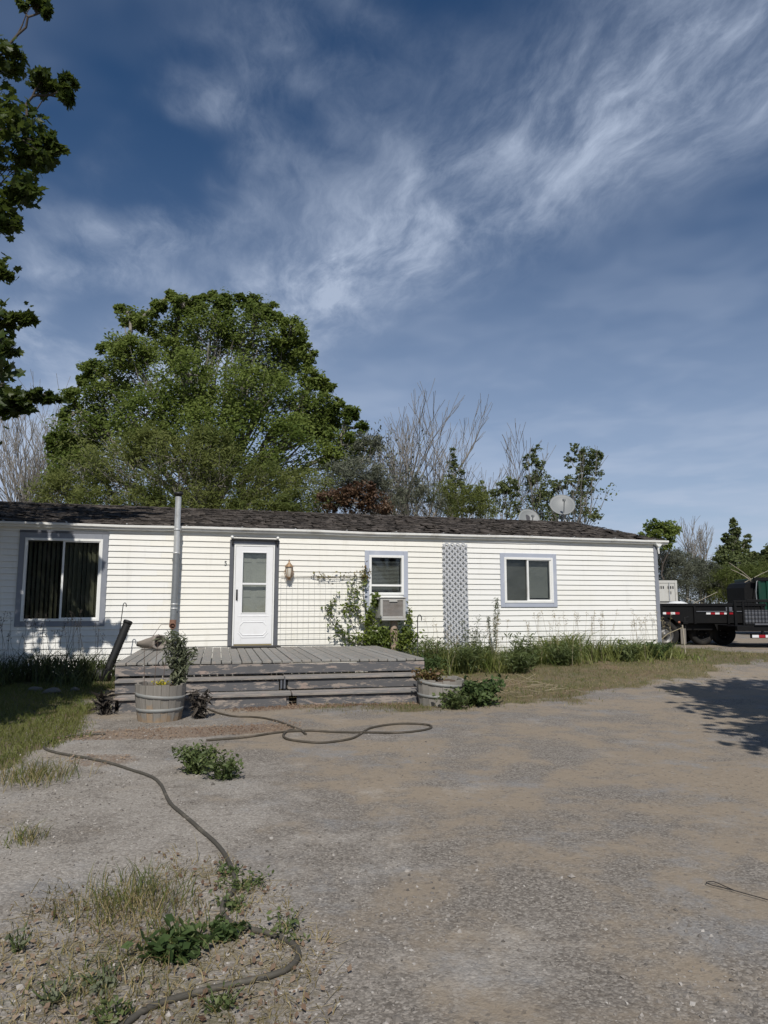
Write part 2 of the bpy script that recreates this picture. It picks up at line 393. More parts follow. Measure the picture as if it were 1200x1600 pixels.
leafmat('leaf_red', (.055, .026, .018), (.085, .042, .026), (.115, .07, .036), .2)
leafmat('leaf_maple', (.022, .042, .008), (.048, .076, .014), (.085, .110, .022), .42, .45)
leafmat('leaf_vine', (.055, .085, .014), (.105, .145, .024), (.18, .22, .042), .35)
leafmat('leaf_vine_dry', (.14, .07, .035), (.17, .12, .05), (.16, .17, .05), .2)
leafmat('leaf_weed', (.060, .088, .028), (.105, .138, .045), (.165, .195, .075), .3)
leafmat('leaf_broad', (.032, .058, .018), (.055, .088, .026), (.09, .125, .042), .2, .6, .2)
leafmat('leaf_willow', (.075, .09, .050), (.115, .13, .072), (.18, .19, .12), .2)
leafmat('grass_tall', (.055, .085, .018), (.12, .165, .036), (.25, .26, .085), .32)
leafmat('grass_dark', (.030, .045, .014), (.055, .075, .022), (.10, .12, .045), .25)
leafmat('grass_lawn', (.058, .085, .016), (.10, .13, .026), (.17, .175, .05), .3)
leafmat('grass_dry', (.12, .10, .035), (.235, .185, .085), (.34, .275, .145), .15, .7)
leafmat('straw', (.26, .21, .12), (.36, .30, .19), (.45, .39, .27), .15, .7)
leafmat('dead_leaf', (.085, .050, .035), (.16, .105, .072), (.29, .225, .165), .1, .9, .1)
leafmat('dark_dead', (.03, .026, .022), (.055, .045, .036), (.09, .075, .06), .1, .8)
leafmat('yellow_flower', (.35, .30, .02), (.50, .42, .04), (.40, .36, .06), .2)
glassmat('glass_window', (.62, .64, .60), .0, .03)
glassmat('glass_door', (.76, .77, .75), .04, .12)
glassmat('glass_clear', (.70, .71, .69), .03, .10)

# ================================================================== STRUCTURE: ground
def ground_mask(X, Y):
    s, d = to_sd(X, Y)
    nz = fbm(X*.9+1, Y*.9+4, 4)-.5; nf = fbm(X*3.1, Y*3.1, 3)-.5
    # dry grass verge right of the deck and round the house end
    edge = np.interp(s, [1.2, 2.4, 4.0, 5.7, 8.6, 11.5, 14], [4.55, 5.2, 5.35, 4.75, 3.3, 1.9, 1.5])
    g1 = sstep(.6, -.6, d - edge + nz*1.5 + nf*1.1) * sstep(1.0, 2.4, s+nz*2) * sstep(14.5, 12.0, s+nz*3)
    trk = sstep(.9, .2, np.abs(d + 2.3 - (s-12)*.06 + nz))          # dirt track by the trailers
    g1 = g1*(1-trk*sstep(10.8, 11.6, s))
    # lawn on the left
    el = np.interp(d, [0, 3, 4.4, 6, 7.6, 9, 12], [-.9, -.95, -1.0, -1.05, -1.45, -2.2, -3.2])
    g2 = sstep(.22, -.22, s - el + nz*.9 + nf*.3)
    # weedy patch low on the left of the drive
    c3 = ((s+.05)/.62)**2 + ((d-10.95)/1.25)**2
    g3 = sstep(1.3, .2, c3 + nz*2.6 + nf*1.2)
    far = sstep(30, 60, np.hypot(X, Y))
    grass = np.clip(np.maximum.reduce([g1, g2, g3*.5, far]), 0, 1)
    # leaf litter and bare red earth
    l1 = sstep(1.0, .3, ((s-.1)/1.5)**2 + ((d-6.0)/.55)**2 + nz*1.3)
    l2 = sstep(.34, .05, np.abs(d-4.5)+nz*.3) * sstep(.4, 1.1, s) * sstep(4.2, 3.4, s)
    l3 = g3*sstep(-.02, .18, nf+nz*.6)
    l4 = sstep(.9, .3, ((s+.6)/.5)**2 + ((d-7.3)/.4)**2 + nz)
    l5 = g1*sstep(.02, .2, nz)*.7
    lit = np.clip(np.maximum.reduce([l1*.85, l2, l3*.8, l4*.7, l5]), 0, 1)
    return grass, lit, g1, g2, g3, l1, l2
def axis(lo, hi, step, far):
    a = np.arange(lo, hi+1e-6, step); k = step*np.cumsum(1.45**np.arange(1, 26)); k = k[k < far]
    return np.concatenate([(lo-k)[::-1], a, hi+k])
xs = axis(-10, 15, .14, 900); ys = axis(-2.5, 24, .14, 900)
GX, GY = np.meshgrid(xs, ys); GZ = gz(GX, GY)
nx, ny = len(xs), len(ys)
idx = np.arange(nx*ny).reshape(ny, nx)
quads = np.stack([idx[:-1, :-1], idx[:-1, 1:], idx[1:, 1:], idx[1:, :-1]], -1).reshape(-1, 4)
gme = np_mesh('ground', np.stack([GX, GY, GZ], -1), quads, None, True)
mg, ml, *_ = ground_mask(GX.ravel(), GY.ravel())
sgr, dgr = to_sd(GX.ravel(), GY.ravel()); mgr = sstep(1.6, -.4, sgr+2*(fbm(GX.ravel()*.9+9, GY.ravel()*.9, 4)-.5))*sstep(4.5, 6, dgr)
for nm, arr in (('grass', mg), ('litter', ml), ('gravel', mgr)):
    at = gme.attributes.new(nm, 'FLOAT', 'POINT'); at.data.foreach_set('value', arr.astype(np.float32))
def ground_mat():
    m, gn = newmat('ground')
    c = gn.n('ShaderNodeTexCoord').outputs['Object']
    ag = gn.n('ShaderNodeAttribute', attribute_name='grass').outputs['Fac']
    alit = gn.n('ShaderNodeAttribute', attribute_name='litter').outputs['Fac']
    n_big = gn.noise(c, .55, 5, .6, .3); n_mid = gn.noise(c, 2.2, 7, .65, .4); n_f = gn.noise(c, 14, 6, .7); n_ff = gn.noise(c, 70, 4, .7)
    vor = gn.n('ShaderNodeTexVoronoi', {'Vector': gn.n('ShaderNodeVectorMath', {0: c, 1: gn.n('ShaderNodeVectorMath', {0: gn.noise(c, 45, 2, .5, out=1), 'Scale': .02}, operation='SCALE').outputs[0]}, operation='ADD').outputs[0], 'Scale': 85.0}, feature='F1')
    vor2 = gn.n('ShaderNodeTexVoronoi', {'Vector': gn.n('ShaderNodeVectorMath', {0: c, 1: gn.n('ShaderNodeVectorMath', {0: gn.noise(c, 30, 2, .5, out=1), 'Scale': .03}, operation='SCALE').outputs[0]}, operation='ADD').outputs[0], 'Scale': 52.0, 'Randomness': 1.0}, feature='F1')
    vc = gn.n('ShaderNodeSeparateColor', {0: vor.outputs['Color']}); vc2 = gn.n('ShaderNodeSeparateColor', {0: vor2.outputs['Color']})
    agr = gn.n('ShaderNodeAttribute', attribute_name='gravel').outputs['Fac']
    gravel = gn.mix(vc.outputs[0], (.135, .119, .102), (.33, .298, .26))
    gravel = gn.mix(gn.m('MULTIPLY', gn.ss(vc.outputs[1], .88, .97), .45), gravel, (.42, .39, .35))
    gravel = gn.mix(gn.ss(vor.outputs['Distance'], .40, .8, 0, .5), gravel, (.12, .105, .09))
    gravel = gn.mix(gn.m('MULTIPLY', gn.ss(n_f, .5, .7), .35), gravel, (.155, .135, .115))
    dirt = gn.mix(n_f, (.245, .200, .150), (.33, .275, .21)); dirt = gn.mix(gn.m('MULTIPLY', gn.ss(n_ff, .54, .75), .5), dirt, (.17, .142, .113))
    dirt = gn.mix(gn.m('MULTIPLY', gn.ss(vc2.outputs[0], .94, .98), .35), dirt, (.37, .34, .30))
    dirt = gn.mix(gn.m('MULTIPLY', gn.ss(vc2.outputs[1], .92, .97), .5), dirt, (.10, .085, .073))
    dirt = gn.mix(gn.m('MULTIPLY', gn.ss(gn.noise(c, 5.5, 8, .75), .56, .70), .5), dirt, (.175, .146, .118))
    fd = gn.ss(gn.m('ADD', gn.m('SUBTRACT', n_mid, gn.m('MULTIPLY', agr, .22)), gn.m('MULTIPLY', gn.m('SUBTRACT', n_big, .5), 1.0)), .37, .60)
    base = gn.mix(gn.m('MULTIPLY', fd, .92), gravel, dirt)
    blue = gn.m('MULTIPLY', gn.ss(gn.noise(c, 1.0, 7, .74), .51, .66), .62)
    base = gn.mix(blue, base, gn.mix(vc.outputs[2], (.175, .175, .178), (.315, .315, .315)))
    pale = gn.m('MULTIPLY', gn.ss(gn.m('ADD', gn.m('MULTIPLY', agr, .20), gn.noise(gn.n('ShaderNodeMapping', {'Vector': c, 'Location': (5, 2, 0)}).outputs[0], 1.3, 7, .72)), .56, .74), .5)
    base = gn.mix(pale, base, gn.mix(vc.outputs[1], (.285, .258, .228), (.50, .465, .418)))
    gsoil = gn.mix(n_f, (.085, .07, .036), (.21, .17, .09)); gsoil = gn.mix(gn.m('MULTIPLY', gn.ss(n_mid, .45, .60), .7), gsoil, (.075, .082, .026)); gsoil = gn.mix(gn.m('MULTIPLY', gn.ss(gn.noise(c, 1.6, 5, .65), .52, .66), .55), gsoil, (.15, .095, .062))
    fg = gn.ss(gn.m('ADD', ag, gn.m('MULTIPLY', gn.m('SUBTRACT', n_f, .5), .9)), .35, .7)
    base = gn.mix(gn.m('MULTIPLY', fg, .85), base, gsoil)
    litc = gn.mix(vc.outputs[0], (.13, .082, .056), (.29, .215, .150))
    fl = gn.ss(gn.m('ADD', alit, gn.m('MULTIPLY', gn.m('SUBTRACT', n_f, .5), 1.0)), .45, .8)
    base = gn.mix(gn.m('MULTIPLY', fl, .75), base, litc)
    h = gn.m('ADD', gn.m('MULTIPLY', gn.m('SUBTRACT', 1.0, vor.outputs['Distance']), gn.m('SUBTRACT', .38, gn.m('MULTIPLY', fd, .3))), gn.m('ADD', gn.m('MULTIPLY', n_f, 1.6), gn.m('MULTIPLY', n_ff, .8)))
    finish(gn, base, .95, 0, h, .5, .016, .1)
ground_mat(); gme.materials.append(MAT['ground'])
ground = link('ground', gme, kind='structure')

# ================================================================== the mobile home
home = empty('mobile_home', W(0, 0, 0), HA, label='long single storey mobile home with white lap siding and dark shingle roof', cat='house')
S0, S1 = -8.6, 10.66          # ends of the front wall
Z0, ZT = 0.02, 2.78; DEP = 7.8
CH = 0.1116
OPEN = {   # outer edge of trim: s0, s1, z0, z1
 'winL': (-2.81, -1.30, .96, 2.655), 'door': (.925, 1.885, .555, 2.615),
 'winM': (3.645, 4.575, 1.07, 2.46), 'winR': (6.68, 8.04, 1.30, 2.47), 'winF': (-7.0, -5.6, 1.2, 2.5)}
# sheathing with real openings
mb = MB(); ops = sorted((o[0]+.07, o[1]-.07, o[2]+.07 if k != 'door' else .545, o[3]-.07) for k, o in OPEN.items())
x = S0
for a, b, c, d_ in ops:
    mb.box(x, a, .0, .10, Z0, ZT); mb.box(a, b, .0, .10, Z0, c); mb.box(a, b, .0, .10, d_, ZT); x = b
mb.box(x, S1, .0, .10, Z0, ZT)
mb.build('wall', MAT['siding_white'], home)
mb = MB(); mb.box(S0, S0+.1, .1, DEP, Z0, ZT); mb.box(S1-.1, S1, .1, DEP, Z0, ZT); mb.box(S0+.1, S1-.1, DEP-.1, DEP, Z0, ZT)
mb.build('outer_wall', MAT['siding_white'], home)
mb = MB(); mb.box(S0+.1, S1-.1, .1, DEP-.1, .45, .53); mb.box(S0+.1, S1-.1, 3.85, 3.93, .53, ZT); mb.box(S0+.1, S1-.1, .1, DEP-.1, ZT-.1, ZT-.02)
mb.build('inner_room', MAT['dark_room'], home)
# lapped siding boards, course by course, cut round the openings
def siding_board(x0, x1, z0, z1, mat, yoff=0.0):
    lip, top = .0182, .002
    pr = [(-top, z1), (-lip*.45, z0+(z1-z0)*.60), (-lip*.50, z0+(z1-z0)*.52), (-lip, z0+.005), (-lip*.9, z0), (-.0005, z0+.006)]
    n = len(pr); m = max(1, min(5, int((x1-x0)/.7))); v = []; f = []
    for i in range(m+1):
        xx_ = x0+(x1-x0)*i/m; wy = random.uniform(-.0035, .0) if 0 < i < m else random.uniform(-.0015, 0); wz = random.uniform(-.0018, .0018)
        v += [(xx_, p[0]+yoff+wy*(1 if p[0] < -.006 else 0), p[1]+(wz if p[0] < -.006 else 0)) for p in pr]
    for i in range(m): f += [(i*n+j, (i+1)*n+j, (i+1)*n+j+1, i*n+j+1) for j in range(n-1)]
    f += [tuple(range(n)), tuple(range((m+1)*n-1, m*n-1, -1))]
    return MB().add(v, [tuple(reversed(q)) for q in f]).build('siding_board', MAT[mat], home)
k = -5
joints = [-5.2, -.35, 2.75, 5.35, 5.9, 9.15]
while True:
    z0 = .56 + k*CH; z1 = z0 + CH
    if z0 > ZT-.03: break
    z1 = min(z1, ZT); segs = [(S0, S1-.06)]
    for nm, (a, b, c, d_) in OPEN.items():
        if nm == 'door': c = .50
        if z1 > c+.06 and z0 < d_-.06:
            ns = []
            for (p, q) in segs:
                if b-.03 <= p or a+.03 >= q: ns.append((p, q)); continue
                if a+.03 > p: ns.append((p, a+.03))
                if b-.03 < q: ns.append((b-.03, q))
            segs = ns
    cut = []
    for (p, q) in segs:      # butt joints between board lengths
        js = [j + ((k*37) % 11 - 5)*.07*(1 if j not in (5.35, 5.9) else .1) for j in joints]
        js = [j for j in js if p+.3 < j < q-.3]; pts = [p]+js+[q]
        cut += [(pts[i]+(.001 if i else 0), pts[i+1]) for i in range(len(pts)-1)]
    for (p, q) in cut:
        mid = (p+q)/2
        siding_board(p, q, z0, z1, 'siding_cream' if -.4 < mid < 5.4 else 'siding_white', -.001)
    k += 1
# end wall boards
for k in range(-4, 20):
    z0 = .56+k*CH; z1 = min(z0+CH, ZT); lip = .017
    pr = [(S1+.003, z1), (S1+lip, z0+.004), (S1+.001, z0)]
    v = [(p[0], .06, p[1]) for p in pr]+[(p[0], DEP, p[1]) for p in pr]
    MB().add(v, [(0, 3, 4, 1), (1, 4, 5, 2), (0, 1, 2), (5, 4, 3)]).build('siding_board', MAT['siding_white'], home)
# corner posts
MB().bbox(S1-.075, S1+.025, -.03, .07, .05, ZT-.02, .004).build('corner_post', MAT['trim_grey'], home)
MB().bbox(S0-.025, S0+.075, -.03, .07, .05, ZT-.02, .004).build('corner_post', MAT['trim_grey'], home)

# roof: two slopes with laid shingles
EZ, RZ, RY, OH = 2.85, 3.70, 3.9, 0.03
XR0, XR1 = S0-.25, S1+.22
roof_mb = MB()
prof = [(-OH, EZ-.04), (RY, RZ-.04), (DEP+OH, EZ-.04), (DEP+OH, EZ), (RY, RZ), (-OH, EZ)]
v = [(XR0, p[0], p[1]-.012) for p in prof]+[(XR1, p[0], p[1]-.012) for p in prof]; n = 6
roof_mb.add(v, [tuple(reversed(range(n))), tuple(range(n, 2*n))]+[(i, (i+1) % n, (i+1) % n+n, i+n) for i in range(n)])
roof = roof_mb.build('roof', MAT['shingle_base'], home)
V = []; T = []
sl = math.hypot(RY+OH, RZ-EZ); ty, tz = (RY+OH)/sl, (RZ-EZ)/sl
for side in (0, 1):
    rows = int(sl/.14)+1
    for r in range(rows):
        a0 = r*.14-.02; xx = XR0 - (r % 2)*.15 + random.uniform(-.04, 0)
        while xx < XR1:
            wd = random.uniform(.10, .26); x0 = max(xx, XR0); x1 = min(xx+wd-.008, XR1); xx += wd
            if x1-x0 < .05: continue
            cu = max(0, random.gauss(.006, .010)); cu2 = max(0, random.gauss(.006, .010)); a1 = min(a0+.27, sl+.03)
            if random.random() < .05: cu += random.uniform(.01, .03)
            jag = random.uniform(-.035, .03); th = .010
            def q(x_, a, h):
                y_ = -OH + a*ty - h*tz; z_ = EZ + a*tz + h*ty
                return (x_, y_ if side == 0 else DEP - y_, z_)
            b = len(V)
            V += [q(x0, a0+jag, th+.006+cu), q(x1, a0+jag*random.uniform(.4, 1.2), th+.006+cu2), q(x1, a1, .004), q(x0, a1, .004), q(x0, a0+jag, .002+cu), q(x1, a0+jag, .002+cu2)]
            T += [(b, b+1, b+2), (b, b+2, b+3), (b+4, b+5, b+1), (b+4, b+1, b)]
link('shingles', np_mesh('shingles', V, T, MAT['shingle']), roof, kind='stuff')
xx = XR0
while xx < XR1-.1:   # ridge caps
    MB().add([(xx, RY-.13, RZ-.012), (xx+.34, RY-.13, RZ-.018), (xx+.34, RY, RZ+.018), (xx, RY, RZ+.03), (xx+.34, RY+.13, RZ-.018), (xx, RY+.13, RZ-.012)],
             [(0, 1, 2, 3), (3, 2, 4, 5), (0, 3, 5), (1, 4, 2)]).build('ridge_cap', MAT['shingle'], roof)
    xx += .30
mb = MB()   # gable filling and rake trim
for xg in (S0, S1-.08):
    mb.add([(xg, .05, ZT), (xg, DEP-.05, ZT), (xg, RY, RZ-.1), (xg+.08, .05, ZT), (xg+.08, DEP-.05, ZT), (xg+.08, RY, RZ-.1)], [(0, 2, 1), (3, 4, 5), (0, 1, 4, 3), (1, 2, 5, 4), (2, 0, 3, 5)])
mb.build('gable', MAT['siding_white'], home)
mb = MB()
for xg in (XR0, XR1-.03):
    for a, b in ((-OH, RY), (DEP+OH, RY)):
        mb.add([(xg, a, EZ-.14), (xg+.03, a, EZ-.14), (xg+.03, a, EZ-.03), (xg, a, EZ-.03), (xg, b, RZ-.14), (xg+.03, b, RZ-.14), (xg+.03, b, RZ-.03), (xg, b, RZ-.03)],
               [(0, 1, 2, 3), (7, 6, 5, 4), (0, 4, 5, 1), (1, 5, 6, 2), (2, 6, 7, 3), (3, 7, 4, 0)])
mb.build('rake_board', MAT['gutter_white'], home)
MB().box(XR0+.02, XR1-.02, -.028, .03, EZ-.115, EZ-.055).build('fascia', MAT['gutter_white'], home)
# gutter: folded metal trough, slightly wavy, in three lengths
for gi, (ga, gb) in enumerate(((XR0, -.42), (-.42, 6.9), (6.9, XR1+.06))):
    pr = [(-.03, EZ+.0), (-.03, EZ-.095), (-.085, EZ-.098), (-.100, EZ-.060), (-.125, EZ-.050), (-.128, EZ-.012), (-.116, EZ-.008), (-.114, EZ-.030), (-.045, EZ-.088), (-.040, EZ-.004)]
    ns = max(3, int((gb-ga)/.6)); V = []; F = []
    for i in range(ns+1):
        t = i/ns; xg = ga+(gb-ga)*t; sag = .006*math.sin(xg*1.1)+.004*math.sin(xg*2.7+1)
        V += [(xg, p[0]-.004*math.sin(xg*.8)*(p[0] < -.04), p[1]+sag) for p in pr]
    m_ = len(pr)
    for i in range(ns):
        for j in range(m_): F.append((i*m_+j, (i+1)*m_+j, (i+1)*m_+(j+1) % m_, i*m_+(j+1) % m_))
    F += [tuple(range(m_)), tuple(range((ns+1)*m_-1, ns*m_-1, -1))]
    gt = MB().add(V, F).build('gutter', MAT['gutter_white'], home)
    for xb in np.arange(ga+.5, gb-.2, 1.05):
        MB().box(xb, xb+.025, -.135, -.02, EZ+.001, EZ+.012).build('hanger', MAT['galvanised'], gt)
MB().prism([(10.60, EZ-.10), (10.76, EZ-.10), (10.71, EZ-.16), (10.65, EZ-.16)], -.115, -.04).tube([(10.68, -.075, EZ-.15), (10.68, -.075, EZ-.24), (10.70, -.06, EZ-.32)], .022, 8).build('gutter_outlet', MAT['gutter_white'], home)

# windows -------------------------------------------------------------
def trim4(p, x0, x1, z0, z1, tw, mat, y0=-.034, y1=.0, bottom=True, top=True):
    MB().bbox(x0, x0+tw, y0, y1, z0, z1, .003).build('trim_board', MAT[mat], p)
    MB().bbox(x1-tw, x1, y0, y1, z0, z1, .003).build('trim_board', MAT[mat], p)
    if top: MB().bbox(x0+tw+.001, x1-tw-.001, y0, y1, z1-tw, z1, .003).build('trim_board', MAT[mat], p)
    if bottom: MB().bbox(x0+tw+.001, x1-tw-.001, y0, y1, z0, z0+tw, .003).build('trim_board', MAT[mat], p)
def sash(p, x0, x1, z0, z1, fw, y0, y1, mat='white_vinyl', name='frame'):
    mb = MB()
    mb.bbox(x0, x0+fw, y0, y1, z0, z1, .003); mb.bbox(x1-fw, x1, y0, y1, z0, z1, .003)
    mb.bbox(x0+fw, x1-fw, y0+.001, y1, z0, z0+fw, .003); mb.bbox(x0+fw, x1-fw, y0+.001, y1, z1-fw, z1, .003)
    return mb.build(name, MAT[mat], p)
def pane(p, x0, x1, z0, z1, y, mat='glass_window'):
    return MB().box(x0, x1, y, y+.004, z0, z1).build('pane', MAT[mat], p)
# left: wide sliding window with vertical blinds
wL = empty('window'); wL.parent = home
a, b, c, d_ = OPEN['winL']
trim4(wL, a, b, c, d_, .105, 'trim_grey')
MB().bbox(a-.005, b+.005, -.036, .0, d_, d_+.045, .003).build('trim_board', MAT['trim_dark'], wL)
sash(wL, a+.095, b-.095, c+.095, d_-.095, .045, -.045, .05)
mid = -2.06
sash(wL, mid-.02, b-.125, c+.125, d_-.125, .035, -.03, .02, name='sliding_sash')
pane(wL, a+.13, mid+.01, c+.13, d_-.13, .022); pane(wL, mid+.01, b-.15, c+.15, d_-.15, -.004)
MB().box(a+.1, b-.1, .075, .105, d_-.16, d_-.10).build('blind_rail', MAT['blind_dark'], wL)
for i, xx in enumerate(np.arange(a+.17, b-.13, .077)):
    an = R(66+5*math.sin(i*2.1)) if xx < mid else R(48+9*math.sin(i*1.7))
    mt = Matrix.Translation((xx, .135, 0)) @ Matrix.Rotation(an, 4, 'Z')
    MB().add([mt @ Vector(q) for q in ((-.043, 0, c+.12), (0, .007, c+.12), (.043, 0, c+.12), (-.043, 0, d_-.12), (0, .007, d_-.12), (.043, 0, d_-.12))], [(0, 1, 4, 3), (1, 2, 5, 4)], True).build('blind_slat', MAT['blind_dark'], wL)
# middle: small single-hung window with grey casing, cooler below
wM = empty('window'); wM.parent = home
a, b, c, d_ = OPEN['winM']
trim4(wM, a, b, c, d_, .10, 'trim_pale', bottom=False)
za = 1.55
sash(wM, a+.092, b-.092, za, d_-.092, .05, -.045, .05)
MB().bbox(a+.10, b-.10, -.03, .0, c, za-.004, .003).build('infill_board', MAT['white_vinyl'], wM)
MB().bbox(a+.14, b-.14, -.028, .016, za+.175, za+.215, .003).build('meeting_rail', MAT['white_vinyl'], wM)
pane(wM, a+.14, b-.14, za+.05, d_-.14, .025, 'glass_clear')
bl = MB()
for i in range(20): 
    zb = za+.10+i*.028; bl.add([(a+.15, .10, zb), (b-.15, .10, zb), (b-.15, .122, zb+.016), (a+.15, .122, zb+.016)], [(0, 1, 2, 3)])
bl.box(a+.15, b-.15, .095, .125, za+.66, za+.70)
bl.build('blind', MAT['blind_pale'], wM)
# right: sliding window with mini blind
wR = empty('window'); wR.parent = home
a, b, c, d_ = OPEN['winR']
trim4(wR, a, b, c, d_, .10, 'trim_pale')
sash(wR, a+.09, b-.09, c+.09, d_-.09, .05, -.045, .05)
mid = (a+b)/2-.01
sash(wR, mid-.03, b-.13, c+.12, d_-.12, .04, -.03, .02, name='sliding_sash')
pane(wR, a+.13, mid+.01, c+.13, d_-.13, .024, 'glass_clear'); pane(wR, mid, b-.15, c+.14, d_-.14, -.004, 'glass_clear')
bl = MB()
for i in range(36):
    zb = c+.20+i*.0228; x0, x1 = mid+.02, b-.16
    if zb > d_-.14: break
    bl.add([(x0, .085, zb+.004*(i < 2)), (x1, .085, zb), (x1, .10, zb+.019), (x0, .10, zb+.019)], [(0, 1, 2, 3)])
bl.build('blind', MAT['blind_pale'], wR)
MB().box(a+.15, mid+.02, .09, .10, c+.12, d_-.12).build('curtain', MAT['curtain'], wR)
wF = empty('window'); wF.parent = home
a, b, c, d_ = OPEN['winF']; trim4(wF, a, b, c, d_, .10, 'trim_grey'); sash(wF, a+.09, b-.09, c+.09, d_-.09, .05, -.045, .05); pane(wF, a+.13, b-.13, c+.13, d_-.13, .022)

# storm door ---------------------------------------------------------
dr = empty('storm_door'); dr.parent = home
a, b, c, d_ = OPEN['door']
MB().bbox(a, a+.075, -.035, .0, c+.01, d_, .003).build('casing', MAT['trim_dark'], home)
MB().bbox(b-.075, b, -.035, .0, c+.01, d_, .003).build('casing', MAT['trim_dark'], home)
MB().bbox(a+.076, b-.076, -.034, .0, d_-.085, d_-.01, .003).build('casing', MAT['trim_grey'], home)
rail = MB().tube([(a+.02, -.075, d_+.005), (b-.02, -.075, d_-.0)], .022, 10).box(a+.03, a+.06, -.08, -.02, d_-.09, d_+.0).box(b-.06, b-.03, -.08, -.02, d_-.09, d_+.0).build('awning_rail', MAT['black_metal'], home)
for xk in (a+.035, b-.035):
    MB().lathe([(.0, -.032), (.02, -.026), (.031, -.008), (.031, .008), (.02, .026), (.0, .032)], 12, Matrix.Translation((xk, -.075, d_+.045))).build('ball_knob', MAT['white_vinyl'], rail)
x0, x1, z0, z1 = a+.085, b-.085, c+.04, d_-.095
mb = MB(); mb.bbox(x0, x0+.03, -.05, .03, z0-.03, z1, .003); mb.bbox(x1-.03, x1, -.05, .03, z0-.03, z1, .003); mb.bbox(x0+.03, x1-.03, -.049, .03, z1-.03, z1, .003)
mb.build('door_frame', MAT['white_vinyl'], home)
x0 += .034; x1 -= .034; z1 -= .034
gx0, gx1 = x0+.135, x1-.125; gz0, gz1, gm = z0+.60, z1-.12, z0+1.16
mb = MB()
mb.bbox(x0, gx0, -.045, -.008, z0, z1, .004); mb.bbox(gx1, x1, -.045, -.008, z0, z1, .004)
mb.box(gx0, gx1, -.044, -.009, z0+.003, gz0); mb.box(gx0, gx1, -.044, -.009, gz1, z1-.003)
mb.build('door_leaf', MAT['white_door'], dr)
MB().bbox(gx0-.004, gx1+.004, -.05, -.012, gm-.018, gm+.018, .003).build('glazing_bar', MAT['white_door'], dr)
mb = MB(); mb.bbox(gx0-.016, gx0+.004, -.051, -.012, gz0-.016, gz1+.016, .003); mb.bbox(gx1-.004, gx1+.016, -.051, -.012, gz0-.016, gz1+.016, .003)
mb.bbox(gx0, gx1, -.0505, -.012, gz0-.016, gz0+.004, .003); mb.bbox(gx0, gx1, -.0505, -.012, gz1-.004, gz1+.016, .003)
mb.bbox(gx0-.07, gx1+.07, -.050, -.04, gz0-.075, gz0-.060, .003)
mb.build('glazing_bead', MAT['white_door'], dr)
pane(dr, gx0, gx1, gz0, gm-.01, -.03, 'glass_door'); pane(dr, gx0, gx1, gm+.01, gz1, -.026, 'glass_door')
mb = MB()   # raised moulding on the lower panel
mx0, mx1, mz0, mz1, ch = x0+.10, x1-.10, z0+.17, z0+.42, .07
for off, sw in ((0, .012),):
    pts = [(mx0+ch, mz0), (mx1-ch, mz0), (mx1, mz0+ch), (mx1, mz1-ch), (mx1-ch, mz1), (mx0+ch, mz1), (mx0, mz1-ch), (mx0, mz0+ch)]
    mb.tube([(p[0], -.046, p[1]) for p in pts+[pts[0]]], .0075, 6, False)
mb.tube([(mx0-.03, -.046, mz0+.05), (mx0+.0, -.046, mz0+.02), (mx0+.05, -.046, mz0-.045), (mx1-.05, -.046, mz0-.045), (mx1, -.046, mz0+.02), (mx1+.03, -.046, mz0+.05)], .006, 6)
mb.tube([(mx0+ch-.01, -.046, mz1+.03), (mx1-ch+.01, -.046, mz1+.03)], .004, 6)
mb.build('panel_moulding', MAT['white_door'], dr)
hd = MB().tube([(x0+.035, -.05, z0+.86), (x0+.035, -.085, z0+.87), (x0+.035, -.09, z0+.95), (x0+.035, -.085, z0+1.02), (x0+.035, -.05, z0+1.03)], .009, 8)
hd.bbox(x0+.018, x0+.052, -.054, -.044, z0+.84, z0+1.05, .003).build('handle', MAT['black_metal'], dr)
MB().box(x0, x1, -.043, -.012, z0-.032, z0-.002).build('sweep', MAT['gold_sill'], dr)
MB().bbox(a+.076, b-.076, -.07, .05, c-.012, z0-.034, .004).build('sill', MAT['black_metal'], home)
inn = empty('inner_door'); inn.parent = home
MB().box(x0-.02, x1+.02, .055, .095, z0-.02, z1+.02).build('door_slab', MAT['inner_door'], inn)
for zz0, zz1 in ((1.70, 1.88), (1.02, 1.58), (.2, .80)):
    for xa, xb in ((x0+.10, (x0+x1)/2-.05), ((x0+x1)/2+.05, x1-.10)):
        MB().bbox(xa, xb, .047, .056, z0+zz0-.12, z0+zz1-.12, .008).build('door_panel', MAT['inner_door'], inn)
MB().lathe([(0, .05), (.024, .045), (.028, .03), (.012, .012), (.012, 0)], 12, Matrix.Translation((x1-.06, .055, z0+.92)) @ Matrix.Rotation(R(90), 4, 'X')).build('door_knob', MAT['brass'], inn)
# house number
fc = bpy.data.curves.new('house_number', 'FONT'); fc.body = '5'; fc.size = .115; fc.extrude = .003
to = bpy.data.objects.new('tmp_number', fc); COL.objects.link(to); bpy.context.view_layer.update()
dg = bpy.context.evaluated_depsgraph_get(); nme = bpy.data.meshes.new_from_object(to.evaluated_get(dg)); bpy.data.objects.remove(to)
nme.name = 'house_number'; nme.materials.clear(); nme.materials.append(MAT['dark_print'])
hn = link('house_number', nme, home); hn.location = (.822, -.022, 2.115); hn.rotation_euler = (R(90), 0, 0)

# ================================================================== fixtures on the house
def at_home(name, s, d, z=0.0, **kw):
    return empty(name, W(s, d, z), HA, **kw)
